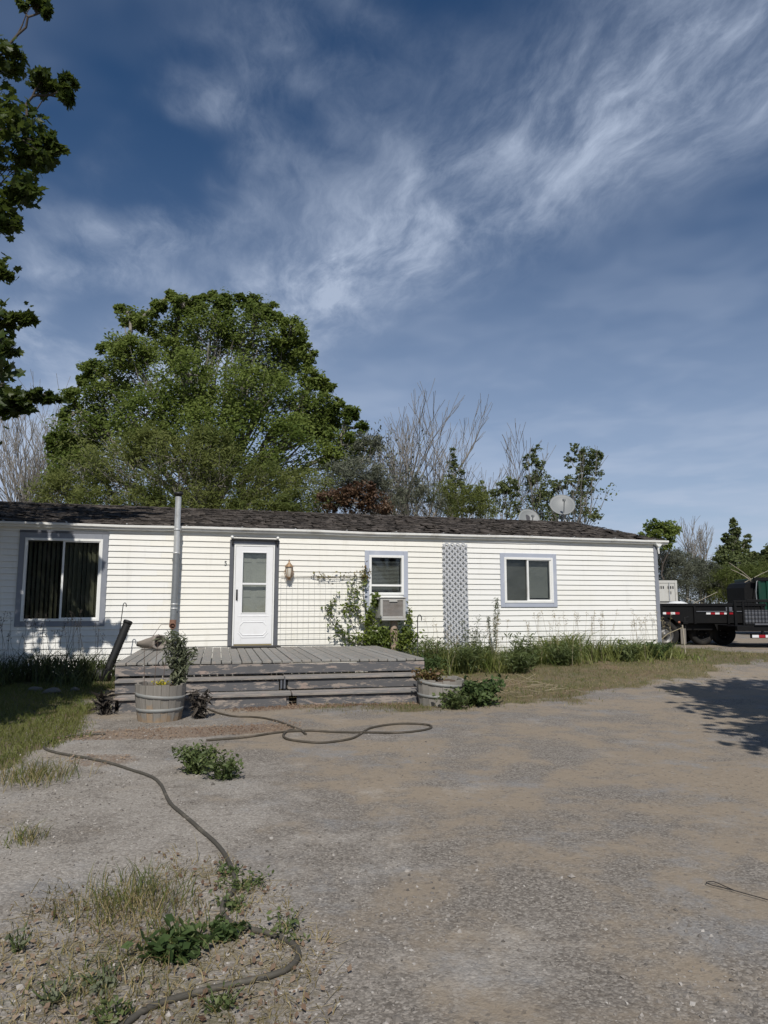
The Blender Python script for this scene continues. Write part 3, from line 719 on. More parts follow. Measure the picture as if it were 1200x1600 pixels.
# flue pipe
fl = at_home('flue_pipe', -.075, .205, .9, label='tall galvanised flue pipe with black cap fixed to the front wall', cat='pipe')
MB().tube([(0, 0, 1.42), (0, 0, 1.84), (0, 0, 2.50)], .056, 18).build('upper_pipe', MAT['galvanised'], fl)
MB().tube([(-.015, 0, .16), (-.004, 0, .80), (0, 0, 1.43)], .060, 18).build('lower_pipe', MAT['galvanised_dull'], fl)
for zc in (.38, .46, 1.415, 1.86): MB().lathe([(.058, -.016), (.066, -.012), (.066, .012), (.058, .016)], 18, Matrix.Translation((-.008 if zc < 1 else 0, 0, zc))).build('joint_band', MAT['galvanised'], fl)
MB().lathe([(.050, 2.49), (.062, 2.50), (.062, 2.53), (.092, 2.535), (.095, 2.56), (.06, 2.585), (0, 2.595)], 18).build('rain_cap', MAT['black_metal'], fl)
MB().tube([(-.015, 0, .17), (-.018, -.005, .10), (-.02, -.02, .04)], .062, 18).build('tee_body', MAT['rust'], fl)
tm = Matrix.Translation((-.018, -.02, .06)) @ Matrix.Rotation(R(90), 4, 'X')
MB().lathe([(.040, -.05), (.044, .085), (.056, .088), (.060, .08), (.060, -.03)], 18, tm).build('tee_mouth', MAT['rust'], fl)
MB().lathe([(0, .0), (.041, 0), (.041, .01)], 18, tm).build('tee_hollow', MAT['dark_room'], fl)
MB().box(-.075, .075, .02, .185, 1.30, 1.325).box(-.07, .07, .02, .185, .30, .325).build('wall_bracket', MAT['galvanised_dull'], fl)
# wire from the tee down to the deck
p0 = W(-.16, .22, .97)
MB().tube([W(-.10, .24, .975), W(-.22, .26, .99), W(-.30, .27, .985), W(-.42, .4, .80), W(-.50, .5, .66), W(-.56, .6, .57)], .0045, 5).build('bent_wire', MAT['wire_rust'], label='thin bent wire running from the flue pipe mouth down to the hollow log', cat='wire')
# lantern
la = at_home('wall_lantern', 2.075, .02, 1.78, label='weathered brass wall lantern with glass panes right of the storm door', cat='lantern')
MB().bbox(-.035, .035, -.03, .012, .14, .30, .006).tube([(0, -.01, .25), (0, -.06, .30), (0, -.10, .285)], .009, 8).build('back_plate', MAT['brass'], la)
MB().lathe([(.012, .44), (.018, .425), (.012, .405), (.03, .39), (.035, .375), (.075, .34), (.082, .322), (.095, .312), (.06, .306)], 6, Matrix.Translation((0, -.11, 0))).build('lantern_cap', MAT['brass'], la)
MB().lathe([(.0, .46), (.010, .452), (.012, .435)], 8, Matrix.Translation((0, -.11, 0))).build('finial', MAT['black_metal'], la)
cg = MB()
for i in range(6):
    q = R(60*i); ca, sa = math.cos(q), math.sin(q)
    cg.tube([(.070*ca, -.11+.070*sa, .31), (.076*ca, -.11+.076*sa, .22), (.045*ca, -.11+.045*sa, .11)], .006, 5)
cg.lathe([(.050, .12), (.052, .105), (.03, .095), (.02, .06), (.006, .05), (0, .04)], 6, Matrix.Translation((0, -.11, 0)))
cg.build('cage', MAT['brass'], la)
MB().lathe([(.066, .31), (.071, .22), (.042, .115)], 6, Matrix.Translation((0, -.11, 0))).build('glass_shade', MAT['lamp_glass'], la)
for sx in (-1, 1): MB().tube([(sx*.07, -.10, .26), (sx*.10, -.10, .21), (sx*.075, -.10, .14), (sx*.03, -.10, .09), (sx*.045, -.10, .04)], .006, 5).build('scroll', MAT['brass'], la)
# cooler hung in the window on a log post
co = at_home('window_cooler', 4.13, .03, 1.08, label='old white evaporative cooler with mesh grille under the small middle window', cat='cooler')
hb = MB(); wd, hh, dp = .262, .40, .40
for q in ((-wd, -wd+.05, -dp, 0, 0, hh), (wd-.05, wd, -dp, 0, 0, hh), (-wd+.05, wd-.05, -dp, 0, 0, .04), (-wd+.05, wd-.05, -dp, 0, hh-.045, hh)): hb.bbox(*q, .006)
hb.box(-wd+.04, wd-.04, -.03, -.01, .03, hh-.03); hb.bbox(-.08, .09, -dp-.010, -dp+.02, hh-.075, hh-.035, .004)
hb.bbox(-wd-.02, wd+.02, -dp-.02, 0.0, hh+.001, hh+.02, .006)
hb.build('housing', MAT['cooler_white'], co)
MB().box(-wd+.05, wd-.05, -dp+.05, -dp+.08, .04, hh-.045).build('filter_pad', MAT['cooler_pad'], co)
gr = MB()
for i in range(18): xg = -wd+.06+i*(2*wd-.12)/17; gr.box(xg-.0035, xg+.0035, -dp+.012, -dp+.02, .045, hh-.05)
for i in range(13): zg = .05+i*(hh-.11)/12; gr.box(-wd+.05, wd-.05, -dp+.006, -dp+.013, zg-.0035, zg+.0035)
gr.build('grille', MAT['cooler_grille'], co)
MB().bbox(-wd-.06, -wd+.0, -.36, -.02, hh-.02, hh+.0, .004).build('duct_flange', MAT['cooler_white'], co)
MB().bbox(-.24, .28, -dp-.02, -.02, -.04, -.003, .004).build('support_tray', MAT['cooler_white'], co)
po = WG(4.19, .27); ph = 1.035-po.z
mb = MB(); kk = 14
prof = [(.085, -.1), (.088, .05), (.080, ph*.4), (.078, ph*.7), (.075, ph-.03), (.066, ph), (0, ph)]
mb.lathe(prof, kk); mb.v = [(x_*(1+.07*math.sin(3*math.atan2(y_, x_)+z_*2)), y_*(1+.06*math.cos(2*math.atan2(y_, x_)-z_*3)), z_) for x_, y_, z_ in mb.v]
po_o = mb.build('log_post', MAT['wood_post'], label='short bare log post standing upright under the window cooler', cat='post'); po_o.location = po
# lattice panel
lt = at_home('lattice_panel', 5.62, .055, .45, label='narrow grey diagonal lattice panel standing against the wall between two windows', cat='lattice')
LW, LH = .56, 2.21; sp = .088*math.sqrt(2)
def clip_line(c0, sg):
    # line x*sg - z = c0 inside the panel
    pts = []
    for xq in (-LW/2, LW/2):
        zq = xq*sg-c0
        if -1e-9 <= zq <= LH: pts.append((xq, zq))
    for zq in (0, LH):
        xq = (zq+c0)/sg
        if -LW/2 < xq < LW/2: pts.append((xq, zq))
    pts = sorted(set((round(p[0], 4), round(p[1], 4)) for p in pts))
    return (pts[0], pts[-1]) if len(pts) >= 2 else None
for sg, yy in ((1, 0.0), (-1, -.0085)):
    c0 = -LH-LW
    while c0 < LW:
        L = clip_line(c0, sg)
        if L and math.dist(*L) > .06:
            (xa, za), (xb, zb) = L; ln = math.dist(*L); an = math.atan2(zb-za, xb-xa)
            bend = .06*max(0, .5-((za+zb)/2)/LH)
            mt = Matrix.Translation(((xa+xb)/2 + bend*.5, yy-bend*.6+random.uniform(-.001, .001), (za+zb)/2)) @ Matrix.Rotation(-an, 4, 'Y')
            MB().box(-ln/2, ln/2, -.004, .004, -.016, .016, mt).build('lattice_slat', MAT['lattice_grey'], lt)
        c0 += sp
# dishes
def dish(name, s, d, zc, rx, rz, tilt, yaw, label, base_z, mark=False):
    r = at_home(name, s, d, base_z, label=label, cat='dish')
    h = zc-base_z
    mt = Matrix.Translation((0, 0, h)) @ Matrix.Rotation(yaw, 4, 'Z') @ Matrix.Rotation(R(90)-tilt, 4, 'X')
    pr = [(q, .22*q*q) for q in np.linspace(0.0, 1, 8)]
    mb = MB(); k = 32
    Vv = []; Ff = []
    for off in (0, -.018):
        for q, dz in pr:
            for j in range(k):
                t = 2*math.pi*j/k; Vv.append(mt @ Vector((rx*q*math.cos(t), rz*q*math.sin(t), rx*dz+off-.1)))
    n_ = len(pr)
    for sh in (0, 1):
        for i in range(n_-1):
            for j in range(k):
                b0 = sh*n_*k; f = (b0+i*k+j, b0+i*k+(j+1) % k, b0+(i+1)*k+(j+1) % k, b0+(i+1)*k+j); Ff.append(f if sh == 0 else tuple(reversed(f)))
    e0 = (n_-1)*k; e1 = n_*k+e0
    for j in range(k): Ff.append((e0+j, e0+(j+1) % k, e1+(j+1) % k, e1+j))
    mb.add(Vv, Ff, True); mb.build('reflector', MAT['dish_grey'], r)
    back = mt @ Vector((0, 0, -.16)); fe = mt @ Vector((0, -rz*.35, rx*.95)); foot = mt @ Vector((0, -rz*.95, .05))
    MB().tube([(back.x, back.y+.03, 0), (back.x, back.y+.03, back.z-.02), back], .028, 10).build('mast', MAT['galvanised_dull'], r)
    MB().tube([foot, fe], .014, 8).build('feed_arm', MAT['galvanised_dull'], r)
    fm = MB().bbox(fe.x-.035, fe.x+.035, fe.y-.03, fe.y+.05, fe.z-.035, fe.z+.035, .008); fm.build('feed_horn', MAT['dish_grey'], r)
    if mark:
        m1 = MB(); arcp = [(.0+.19*math.sin(t)*rx*1.6, .19*math.cos(t)*rz*1.6) for t in np.linspace(0, math.pi, 9)]
        poly = [(-.02, .30*rz)]+[(x_, y_) for x_, y_ in arcp]+[(-.02, -.30*rz)]
        pts = [mt @ Vector((x_-.05, y_+.2*rz, .22*rx*((x_/rx)**2+((y_+.2*rz)/rz)**2)-.094)) for x_, y_ in poly]
        m1.add(pts, [tuple(range(len(pts)))]); m1.build('emblem', MAT['dish_mark'], r)
    return r, h
r1, h1 = dish('satellite_dish', 10.68, -4.15, 4.27, .37, .37, R(30), R(-22), 'large round grey satellite dish on struts above the roof ridge', 3.58)
for sx, yy in ((-.28, -.35), (.45, -.3), (.05, -.5)): MB().tube([(0.0, .15, h1-.25), (sx, yy+.2, -.02)], .014, 8).build('strut', MAT['galvanised'], r1)
MB().tube([(.25, .05, .16), (1.15, .1, -.05)], .014, 8).build('strut', MAT['galvanised'], r1)
dish('satellite_dish', 10.05, -5.0, 3.93, .33, .35, R(26), R(-10), 'small satellite dish with dark emblem peeking over the roof ridge', 3.35, True)

# wire trellis
tr = MB(); X0, X1, ZA, ZB = 1.93, 3.62, .60, 1.915
for xx in np.arange(X0, X1+.01, .1125): tr.tube([W(xx+.003*math.sin(xx*40), .045, ZA+.02*math.sin(xx*9)), W(xx, .05, 1.25), W(xx-.004, .045, ZB)], .0014, 4, False)
for zz_ in np.linspace(ZA, ZB, 10): tr.tube([W(X0, .05, zz_), W((X0+X1)/2, .052, zz_-.008), W(X1, .05, zz_)], .0014, 4, False)
tr.tube([W(X0, .055, ZB), W(X1+.05, .06, ZB+.005)], .0055, 5)
tr.build('wire_trellis', MAT['wire_grey'], label='square wire mesh trellis on the wall right of the door', cat='trellis')

# ================================================================== the deck
DA = R(-3.0)
dk = empty('wooden_deck', W(-.80, 3.62, 0), HA+DA, label='low wooden deck with peeling grey paint and two steps before the door', cat='deck')
DWD = 4.37; DZ = .555
# local: x along front, y back towards the wall
bw = .142; nb = int(DWD/bw)
bm_ = {}
for i in range(nb+1):
    x0 = i*bw; x1 = x0+bw-.012
    bmx = MB().bbox(0, x1-x0, -.02, 3.60-.02*i/nb*0, -.036, 0, .005)
    if 'deck' not in bm_: bm_['deck'] = bmx.mesh('deck_board', MAT['paint_deck'])
    o = link('deck_board', bm_['deck'], dk); o.location = (x0, -.0 + random.uniform(-.008, .008), DZ + random.uniform(-.004, .004)+(.012*math.sin(i*.4))*.3)
    yl = 3.42 + (-math.tan(-DA))*0
    o.scale = (1, (3.56 - (x0)*math.sin(-DA)*-1.0*0 - x0*math.tan(R(3.0)))/3.62, 1)
# fascia, risers, treads
def rboard(x0, x1, y, z0, z1, mat='paint_riser', name='riser_board', th=.038):
    o = MB().bbox(0, x1-x0, 0, th, 0, z1-z0, .005).build(name, MAT[mat], dk); o.location = (x0, y, z0); o.rotation_euler = (random.uniform(-.02, .02), random.uniform(-.004, .004), random.uniform(-.004, .004)); return o
rboard(0.0, DWD+.02, -.045+.02, DZ-.178, DZ-.045, name='fascia_board')
SX0, SX1 = .05, DWD+.06; gap = 2.29
T1Z, T2Z = .355, .175; RUN1, RUN2 = .36, .34
def treads(x0, x1, y0, y1, z, cut):
    hw_ = (y1-y0)/2
    for (p, q) in ((x0, cut), (cut+.012, x1)):
        for j in range(2):
            o = MB().bbox(0, q-p, 0, hw_-.006, -.034, 0, .004).build('tread_board', MAT['paint_tread'], dk)
            o.location = (p+random.uniform(-.01, .01), y0+j*hw_, z+random.uniform(-.003, .003)); o.rotation_euler = (random.uniform(-.015, .01), random.uniform(-.003, .003), random.uniform(-.003, .003))
treads(SX0, SX1+.06, -RUN1-.035, -.03, T1Z, gap-.02); treads(SX0+.05, SX1-.02, -RUN1-RUN2-.035, -RUN1-.02, T2Z, gap+.05)
yA = -RUN1+.0; yB = -RUN1-RUN2+.0
rboard(SX0, gap-.09, yA, T1Z-.17, T1Z-.04); rboard(gap+.03, SX1, yA, T1Z-.17, T1Z-.04)
rboard(SX0+.1, gap-.02, yB, -.03, T2Z-.04); rboard(gap+.12, SX1-.05, yB, -.03, T2Z-.04)
for xx in (gap-.075, gap-.03): rboard(xx, xx+.028, yA-.02, T1Z-.16, T1Z-.02, 'trim_dark', 'stair_cleat')
rboard(gap-.005, gap+.02, yA+.0, T1Z-.17, T1Z-.03, 'black_paint', 'stair_cleat')
# framing and side skirts
rboard(-.03, .01, .0, .0, .01)
for xx in (.0, DWD-.02):
    MB().bbox(xx, xx+.036, .05, 3.35, .02, DZ-.04, .004).build('side_board', MAT['paint_riser'], dk)
for xx in (.08, gap, DWD-.12):
    MB().prism([(-.02, -.03), (RUN1+RUN2-.06, -.03), (RUN1+RUN2-.06, T2Z-.04), (RUN1-.04, T2Z-.04), (RUN1-.04, T1Z-.04), (-.02, T1Z-.04)], -.018, .018, Matrix.Translation((xx, -.03, 0)) @ Matrix.Rotation(R(-90), 4, 'Z')).build('stringer', MAT['paint_riser'], dk)
    for yy in (.15, 1.7, 3.2): MB().bbox(xx, xx+.09, yy, yy+.09, -.1, DZ-.038, .004).build('deck_leg', MAT['wood_grey'], dk)
def deck_pt(s, d, dz=0.0):
    p = W(s, d); p.z = DZ+dz; return p
# door mat
dm = MB(); dm.bbox(-.46, .46, -.24, .24, 0, .014, .004)
dmo = dm.build('door_mat', MAT['mat_dark'], label='flat dark rubber mat on the deck before the storm door', cat='mat'); dmo.location = deck_pt(1.42, .42, .008); dmo.rotation_euler = (0, 0, HA+R(-2))
# hollow log
hl = MB(); kk = 18; prof = [(.02, -.36), (.05, -.35), (.085, -.15), (.105, .05), (.135, .20), (.148, .25), (.140, .265), (.105, .258), (.09, .10), (.05, .0), (0, -.05)]
hl.lathe(prof, kk, Matrix.Rotation(R(90), 4, 'Y'))
hl.v = [(x_, y_*(1+.10*math.sin(3*math.atan2(z_, y_)+x_*9)+.05*math.sin(11*math.atan2(z_, y_)+x_*20)), z_*(1+.08*math.cos(4*math.atan2(z_, y_)-x_*11))*.95) for x_, y_, z_ in hl.v]
hlo = hl.build('hollow_log', MAT['log_bark'], label='weathered hollow log lying on the left end of the deck', cat='log')
hlo.location = deck_pt(-.45, .78, .125); hlo.rotation_euler = (0, R(-5), HA+R(-52))

# ================================================================== barrels, pots and garden things
def barrel(name, s, d, label, rt=.295, rb=.245, h=.44, n=20, missing=(), tilt=0.0, mat='stave'):
    r = empty(name, WG(s, d, -.015), HA+.2, label=label, cat='barrel planter')
    r.rotation_euler = (tilt, 0, HA+.2)
    hw = math.pi/n*.965
    levels = [(0, rb), (.33, rb+(rt-rb)*.50), (.66, rb+(rt-rb)*.86), (1, rt)]
    V = []; F = []
    for t, rr in levels:
        for ri in (rr-.026, rr):
            for q in (-hw, hw): V.append((ri*math.cos(q), ri*math.sin(q), t*h))
    for i in range(3):
        b = i*4
        F += [(b+2, b+3, b+7, b+6), (b+1, b, b+4, b+5), (b+3, b+1, b+5, b+7), (b, b+2, b+6, b+4)]
    F += [(0, 1, 3, 2), (12, 14, 15, 13)]
    me = MB().add(V, F).mesh('stave', MAT[mat])
    for i in range(n):
        if i in missing: continue
        o = link('stave', me, r); o.rotation_euler = (0, random.uniform(-.012, .012), 2*math.pi*i/n); o.scale = (1, 1, random.uniform(.97, 1.03))
    def rad(z): return float(np.interp(z/h, [l[0] for l in levels], [l[1] for l in levels]))
    for z, tl in ((.15, .0), (.31, R(5.5))):
        a0 = rad(z-.02)+.002; a1 = rad(z+.02)+.003
        o = MB().lathe([(a0-.004, -.021), (a0+.001, -.021), (a1+.001, .021), (a1-.004, .021), (a0-.004, -.021)], 36).build('hoop', MAT['hoop'], r)
        o.location = (0, 0, z); o.rotation_euler = (tl*.5, tl*.8, 0)
        if tl: o.scale = (1.006, 1.006, 1)
    mb = MB(); kk = 18; V = [(0, 0, h-.03)]
    for rr, zz_ in ((.12, h-.02), (.2, h-.035), (rt-.03, h-.06)):
        for j in range(kk): V.append((rr*math.cos(2*math.pi*j/kk), rr*math.sin(2*math.pi*j/kk), zz_+random.uniform(-.015, .015)))
    F = [(0, 1+j, 1+(j+1) % kk) for j in range(kk)]+[(1+i*kk+j, 1+(i+1)*kk+j, 1+(i+1)*kk+(j+1) % kk, 1+i*kk+(j+1) % kk) for i in range(2) for j in range(kk)]
    mb.add(V, F, True).build('soil', MAT['soil'], r)
    return r
b1 = barrel('half_barrel', -.17, 5.02, 'weathered half barrel planter with slipped hoop left of the deck steps')
b2 = barrel('half_barrel', 3.52, 4.72, 'greyed half barrel planter sunk in weeds right of the deck steps', .33, .30, .36, 20, (4, 5), R(2), 'wood_grey')
# leaning black drain pipe
bp = empty('drain_pipe', WG(-1.20, .95), HA, label='black plastic drain pipe leaning up out of the plant bed', cat='pipe')
pts = [Vector((0, 0, -.02)), Vector((.06, .0, .12)), Vector((.36, .1, .98))]
seg = []; rad_ = []
for i in range(41):
    t = i/40; p = pts[0].lerp(pts[1], min(1, t*8)) if t < .125 else pts[1].lerp(pts[2], (t-.125)/.875); seg.append(p); rad_.append(.068 if i % 2 else .073)
MB().tube(seg, rad_, 14).build('pipe_body', MAT['black_plastic'], bp)
MB().lathe([(.0, .20), (.10, .20), (.15, .18), (.155, 0), (.12, -.02)], 16, Matrix.Translation((-.02, -.02, 0))).build('pipe_foot', MAT['black_plastic'], bp)
MB().lathe([(.05, 0), (.078, .0), (.078, .05), (.06, .06), (0, .06)], 14, Matrix.Translation(pts[2]-Vector((.012, .003, .03))) @ (pts[2]-pts[1]).to_track_quat('Z', 'Y').to_matrix().to_4x4()).build('pipe_cap', MAT['black_plastic'], bp)
# iron hooks
def hook(s, d, h, lean, label, curl=.09, sgn=1):
    b = WG(s, d); p = [Vector((0, 0, -.1)), Vector((lean*.5, 0, h*.5)), Vector((lean, 0, h-curl))]
    for t in np.linspace(0, math.pi*1.15, 9)[1:]: p.append(Vector((lean+sgn*curl*.55*(1-math.cos(t)), 0, h-curl+curl*math.sin(t))))
    o = MB().tube(p, .008, 6).build('plant_hook', MAT['iron'], label=label, cat='hook'); o.location = b; o.rotation_euler = (0, 0, HA); return o
hook(3.86, 2.75, 1.18, .0, 'black iron plant hook standing at the right end of the deck', .065)
hook(-1.05, .62, 1.33, .10, 'thin iron plant hook behind the leaning black drain pipe', .05)
# stones along the bed
def stone(s, d, r, label, seed):
    bm = bmesh.new(); bmesh.ops.create_icosphere(bm, subdivisions=2, radius=r); rr = random.Random(seed)
    ph = [rr.uniform(0, 6) for _ in range(6)]
    for v in bm.verts:
        n = v.co.normalized(); v.co *= 1+.16*math.sin(3*n.x+ph[0])*math.cos(2.5*n.y+ph[1])+.1*math.sin(5*n.z+ph[2]); v.co.z *= .62; v.co.x *= 1.2
    me = bpy.data.meshes.new('stone'); bm.to_mesh(me); bm.free(); me.materials.append(MAT['stone'])
    o = link('stone', me, label=label, cat='stone', group='stones edging the shaded bed'); o.location = WG(s, d, r*.3); o.rotation_euler = (0, 0, rr.uniform(0, 6))
for i, (s, d, r, lab) in enumerate(((-2.0, 2.35, .085, 'rounded grey stone at the left of the shaded bed edge'), (-1.72, 2.65, .10, 'largest rounded stone edging the shaded bed'), (-1.45, 2.45, .07, 'small stone in the shaded bed near the black drain pipe'))):
    stone(s, d, r, lab, 40+i)
# hoses
def catmull(P, n=10):
    P = [np.array(p, float) for p in P]; P = [2*P[0]-P[1]]+P+[2*P[-1]-P[-2]]; out = []
    for i in range(1, len(P)-2):
        for t in np.linspace(0, 1, n, endpoint=False):
            out.append(.5*((2*P[i])+(-P[i-1]+P[i+1])*t+(2*P[i-1]-5*P[i]+4*P[i+1]-P[i+2])*t*t+(-P[i-1]+3*P[i]-3*P[i+1]+P[i+2])*t**3))
    out.append(P[-2]); return out
def hose(name, P, r, mat, label, lift=()):
    c = catmull(P, 9); pts = []
    for i, p in enumerate(c):
        z = gzf(p[0], p[1])+r*.9
        for (lx, ly, lr, lh) in lift:
            dd = math.hypot(p[0]-lx, p[1]-ly); z += lh*max(0, 1-dd/lr)
        pts.append((p[0], p[1], z))
    return MB().tube(pts, r, 10).build(name, MAT[mat], label=label, cat='hose')
HOSE1 = [(-0.86, 2.42), (-0.79, 2.58), (-0.67, 2.68), (-0.55, 2.74), (-0.42, 2.79), (-0.35, 2.85), (-0.33, 2.94), (-0.37, 3.03), (-0.47, 3.11), (-0.57, 3.16), (-0.66, 3.23), (-0.71, 3.33), (-0.73, 3.45), (-0.71, 3.56), (-0.74, 3.72), (-0.83, 3.97), (-0.94, 4.20), (-1.18, 4.59), (-1.46, 5.06), (-1.69, 5.59), (-1.88, 5.88), (-2.31, 6.25), (-2.78, 6.54), (-3.10, 6.79), (-3.25, 7.03), (-3.31, 7.36), (-3.20, 7.61), (-2.92, 7.68)]
HOSE2 = [(-1.76, 7.26), (-1.46, 7.36), (-1.14, 7.68), (-0.82, 7.83), (-0.54, 7.80), (-0.27, 7.76), (0.07, 7.64), (0.34, 7.72), (0.51, 7.95), (0.46, 8.16), (0.14, 8.25), (-0.14, 8.03), (-0.25, 7.64), (-0.35, 7.39), (-0.63, 7.19), (-0.92, 7.26), (-1.03, 7.50), (-1.02, 7.80), (-0.91, 7.87), (-0.81, 7.61)]
HOSE3 = [(-2.94, 11.13), (-2.56, 10.12), (-2.22, 9.39), (-1.89, 9.01), (-1.60, 8.90), (-1.32, 8.61), (-1.02, 8.08), (-0.89, 7.87)]
hose('garden_hose', HOSE1, .0118, 'hose_olive', 'long faded olive hose snaking from the foreground along the drive')
hose('garden_hose', HOSE2, .0120, 'hose_brown', 'brown hose lying in a long loop in front of the deck steps')
hose('garden_hose', HOSE3, .0115, 'hose_brown', 'short hose running from beside the barrel to the looped hose')
WIRE = [(1.75, 3.44), (1.70, 3.49), (1.63, 3.56), (1.57, 3.61), (1.56, 3.64), (1.60, 3.65), (1.63, 3.59), (1.65, 3.54)]
MB().tube([(p[0], p[1], gzf(p[0], p[1])+.012) for p in catmull(WIRE, 8)], .0022, 5).build('loose_wire', MAT['iron'], label='thin black wire curled on the gravel at the right', cat='wire')

# ================================================================== vehicles and things beyond the house end
def gp(X, Y, dz=0.0): return Vector((X, Y, gzf(X, Y)+dz))
def wheel(parent, x, y, z, r, w, rim='rim_grey'):
    wl = empty('wheel'); wl.parent = parent; wl.location = (x, y, z)
    rot = Matrix.Rotation(R(90), 4, 'X')
    MB().lathe([(r*.60, -w/2), (r*.90, -w/2), (r*.985, -w*.36), (r, -w*.2), (r, w*.2), (r*.985, w*.36), (r*.90, w/2), (r*.60, w/2), (r*.58, 0), (r*.60, -w/2)], 32, rot).build('tyre', MAT['rubber'], wl)
    MB().lathe([(r*.60, w*.42), (r*.55, w*.46), (r*.50, w*.2), (r*.22, w*.26), (r*.20, w*.42), (0, w*.44)], 24, rot).build('rim', MAT[rim], wl)
    for j in range(5):
        q = 2*math.pi*j/5; MB().lathe([(.014, w*.22), (.014, w*.34), (0, w*.35)], 6, rot @ Matrix.Translation((r*.34*math.cos(q), r*.34*math.sin(q), 0))).build('lug_nut', MAT['rim_grey'], wl)
    return wl
# black dump trailer
gb = gp(9.3, 20.6).z
dt = empty('dump_trailer', (0, 0, gb), 0, label='black dump trailer with red and white reflective tape behind the house corner', cat='trailer')
Y0 = 20.0; TT = 1.385-gb
MB().bbox(6.0, 10.62, Y0, Y0+.05, .62, TT-.01, .008).bbox(6.0, 10.62, Y0+1.95, Y0+2.0, .62, TT-.01, .008).bbox(6.0, 6.05, Y0+.05, Y0+1.95, .62, TT-.02, .008).bbox(10.57, 10.62, Y0+.05, Y0+1.95, .62, TT-.02, .008).box(6.05, 10.57, Y0+.05, Y0+1.95, .60, .65).build('bed', MAT['black_paint'], dt)
MB().bbox(5.98, 10.66, Y0-.03, Y0+.06, TT-.08, TT, .01).build('top_rail', MAT['black_paint'], dt)
for xx in (6.6, 7.7, 8.62, 9.55, 10.50): MB().bbox(xx, xx+.06, Y0-.05, Y0-.001, .60, TT-.082, .006).build('side_rib', MAT['black_paint'], dt)
MB().bbox(5.9, 10.9, Y0+.15, Y0+.27, .42, .60, .01).bbox(5.9, 10.9, Y0+1.72, Y0+1.84, .42, .60, .01).build('chassis_beam', MAT['black_paint'], dt)
zt = 1.12-gb+.0
def tape(parent, x0, y, z, n, wseg, hseg, first='tape_white'):
    for i in range(n):
        MB().box(x0+i*wseg, x0+(i+1)*wseg-.004, y-.006, y, z, z+hseg).build('reflector_strip', MAT['tape_white' if (i % 2 == 0) == (first == 'tape_white') else 'tape_red'], parent)
tape(dt, 7.74, Y0-.004, zt-.035, 4, .125, .06); tape(dt, 8.98, Y0-.004, zt-.035, 6, .125, .06)
MB().bbox(8.7, 10.45, Y0-.03, Y0-.002, zt+.03, zt+.055, .004).build('rub_rail', MAT['trim_dark'], dt)
MB().bbox(9.52, 9.70, Y0-.04, Y0-.002, TT-.22, TT-.10, .01).build('latch_plate', MAT['trim_dark'], dt)
for xx in (9.0, 9.62): wheel(dt, xx, Y0+.45, .335, .335, .24, 'black_paint'); wheel(dt, xx, Y0+1.7, .335, .335, .24, 'black_paint')
for xx in (9.0, 9.62): MB().tube([(xx, Y0+.5, .33), (xx, Y0+1.65, .33)], .04, 8).build('axle', MAT['black_paint'], dt)
MB().bbox(10.30, 10.38, Y0-.06, Y0-.051, .62, .70, .002).build('tail_light', MAT['lens_amber'], dt)
MB().prism([(9.2, .60), (9.62, .60), (9.55, .50), (9.27, .42)], Y0+.0, Y0+.03).build('spring_hanger', MAT['black_paint'], dt)
# trailer with fender beside the house
g2_ = gp(7.5, 18.6).z
ut = empty('equipment_trailer', (0, 0, g2_), 0, label='black trailer fender and tyre showing at the grey house corner post', cat='trailer')
wheel(ut, 7.28, 18.75, .36, .37, .24); wheel(ut, 6.35, 19.9, .36, .37, .24)
yf = 18.56
MB().prism([(6.75, .70), (6.80, .85), (7.45, .85), (7.68, .62), (7.68, .57), (7.43, .80), (6.85, .80), (6.82, .70)], yf, yf+.34).build('fender', MAT['black_paint'], ut)
MB().bbox(6.3, 7.95, yf+.42, yf+.54, .50, .64, .01).bbox(6.2, 6.4, yf+.5, yf+1.6, .5, .62, .01).build('frame_beam', MAT['black_paint'], ut)
MB().bbox(7.66, 7.80, yf+.03, yf+.06, .12, .52, .01).build('mud_flap', MAT['mud_flap'], ut)
MB().bbox(7.85, 7.99, yf+.30, yf+.44, .62, .70, .01).tube([(7.93, yf+.37, .3), (7.93, yf+.37, .80), (8.02, yf+.37, .80)], .03, 8).build('jack', MAT['black_paint'], ut)
MB().lathe([(.03, 0), (.03, .015), (0, .016)], 10, Matrix.Translation((7.62, yf-.001, .68)) @ Matrix.Rotation(R(90), 4, 'X')).build('marker_light', MAT['lens_amber'], ut)
# flatbed with raised ramp at the right edge
g3_ = gp(11.5, 19.0).z
fb = empty('flatbed_trailer', (0, 0, g3_), 0, label='black flatbed trailer with raised mesh ramp at the right edge', cat='trailer')
yb = 18.9; xa = 9.18
MB().bbox(xa+.1, 15, yb, yb+.12, .44, .58, .01).bbox(xa+.1, 15, yb+1.9, yb+2.0, .44, .58, .01).box(xa+.1, 15, yb+.12, yb+1.9, .54, .58).build('bed_frame', MAT['black_paint'], fb)
MB().bbox(xa+.55, 15, yb+.3, yb+.36, 1.19, 1.27, .01).bbox(xa+.2, xa+.27, yb+.3, yb+.37, .56, 1.25, .008).bbox(xa+.42, xa+.47, yb+.3, yb+.35, .56, 1.25, .008).bbox(xa+.27, xa+.56, yb+.31, yb+.36, 1.19, 1.25, .006).bbox(xa+.47, 15, yb+.3, yb+.35, .58, .64, .006).build('ramp_frame', MAT['black_paint'], fb)
MB().box(xa+.47, 15, yb+.38, yb+.40, .64, 1.0).build('ramp_panel', MAT['trim_dark'], fb)
mm = MB()
for i in range(50): xq = xa+.5+i*.09; mm.tube([(xq, yb+.34, .64), (xq, yb+.34, 1.19)], .007, 4, False)
for i in range(5): mm.tube([(xa+.47, yb+.345, .66+i*.11), (15, yb+.345, .66+i*.11)], .007, 4, False)
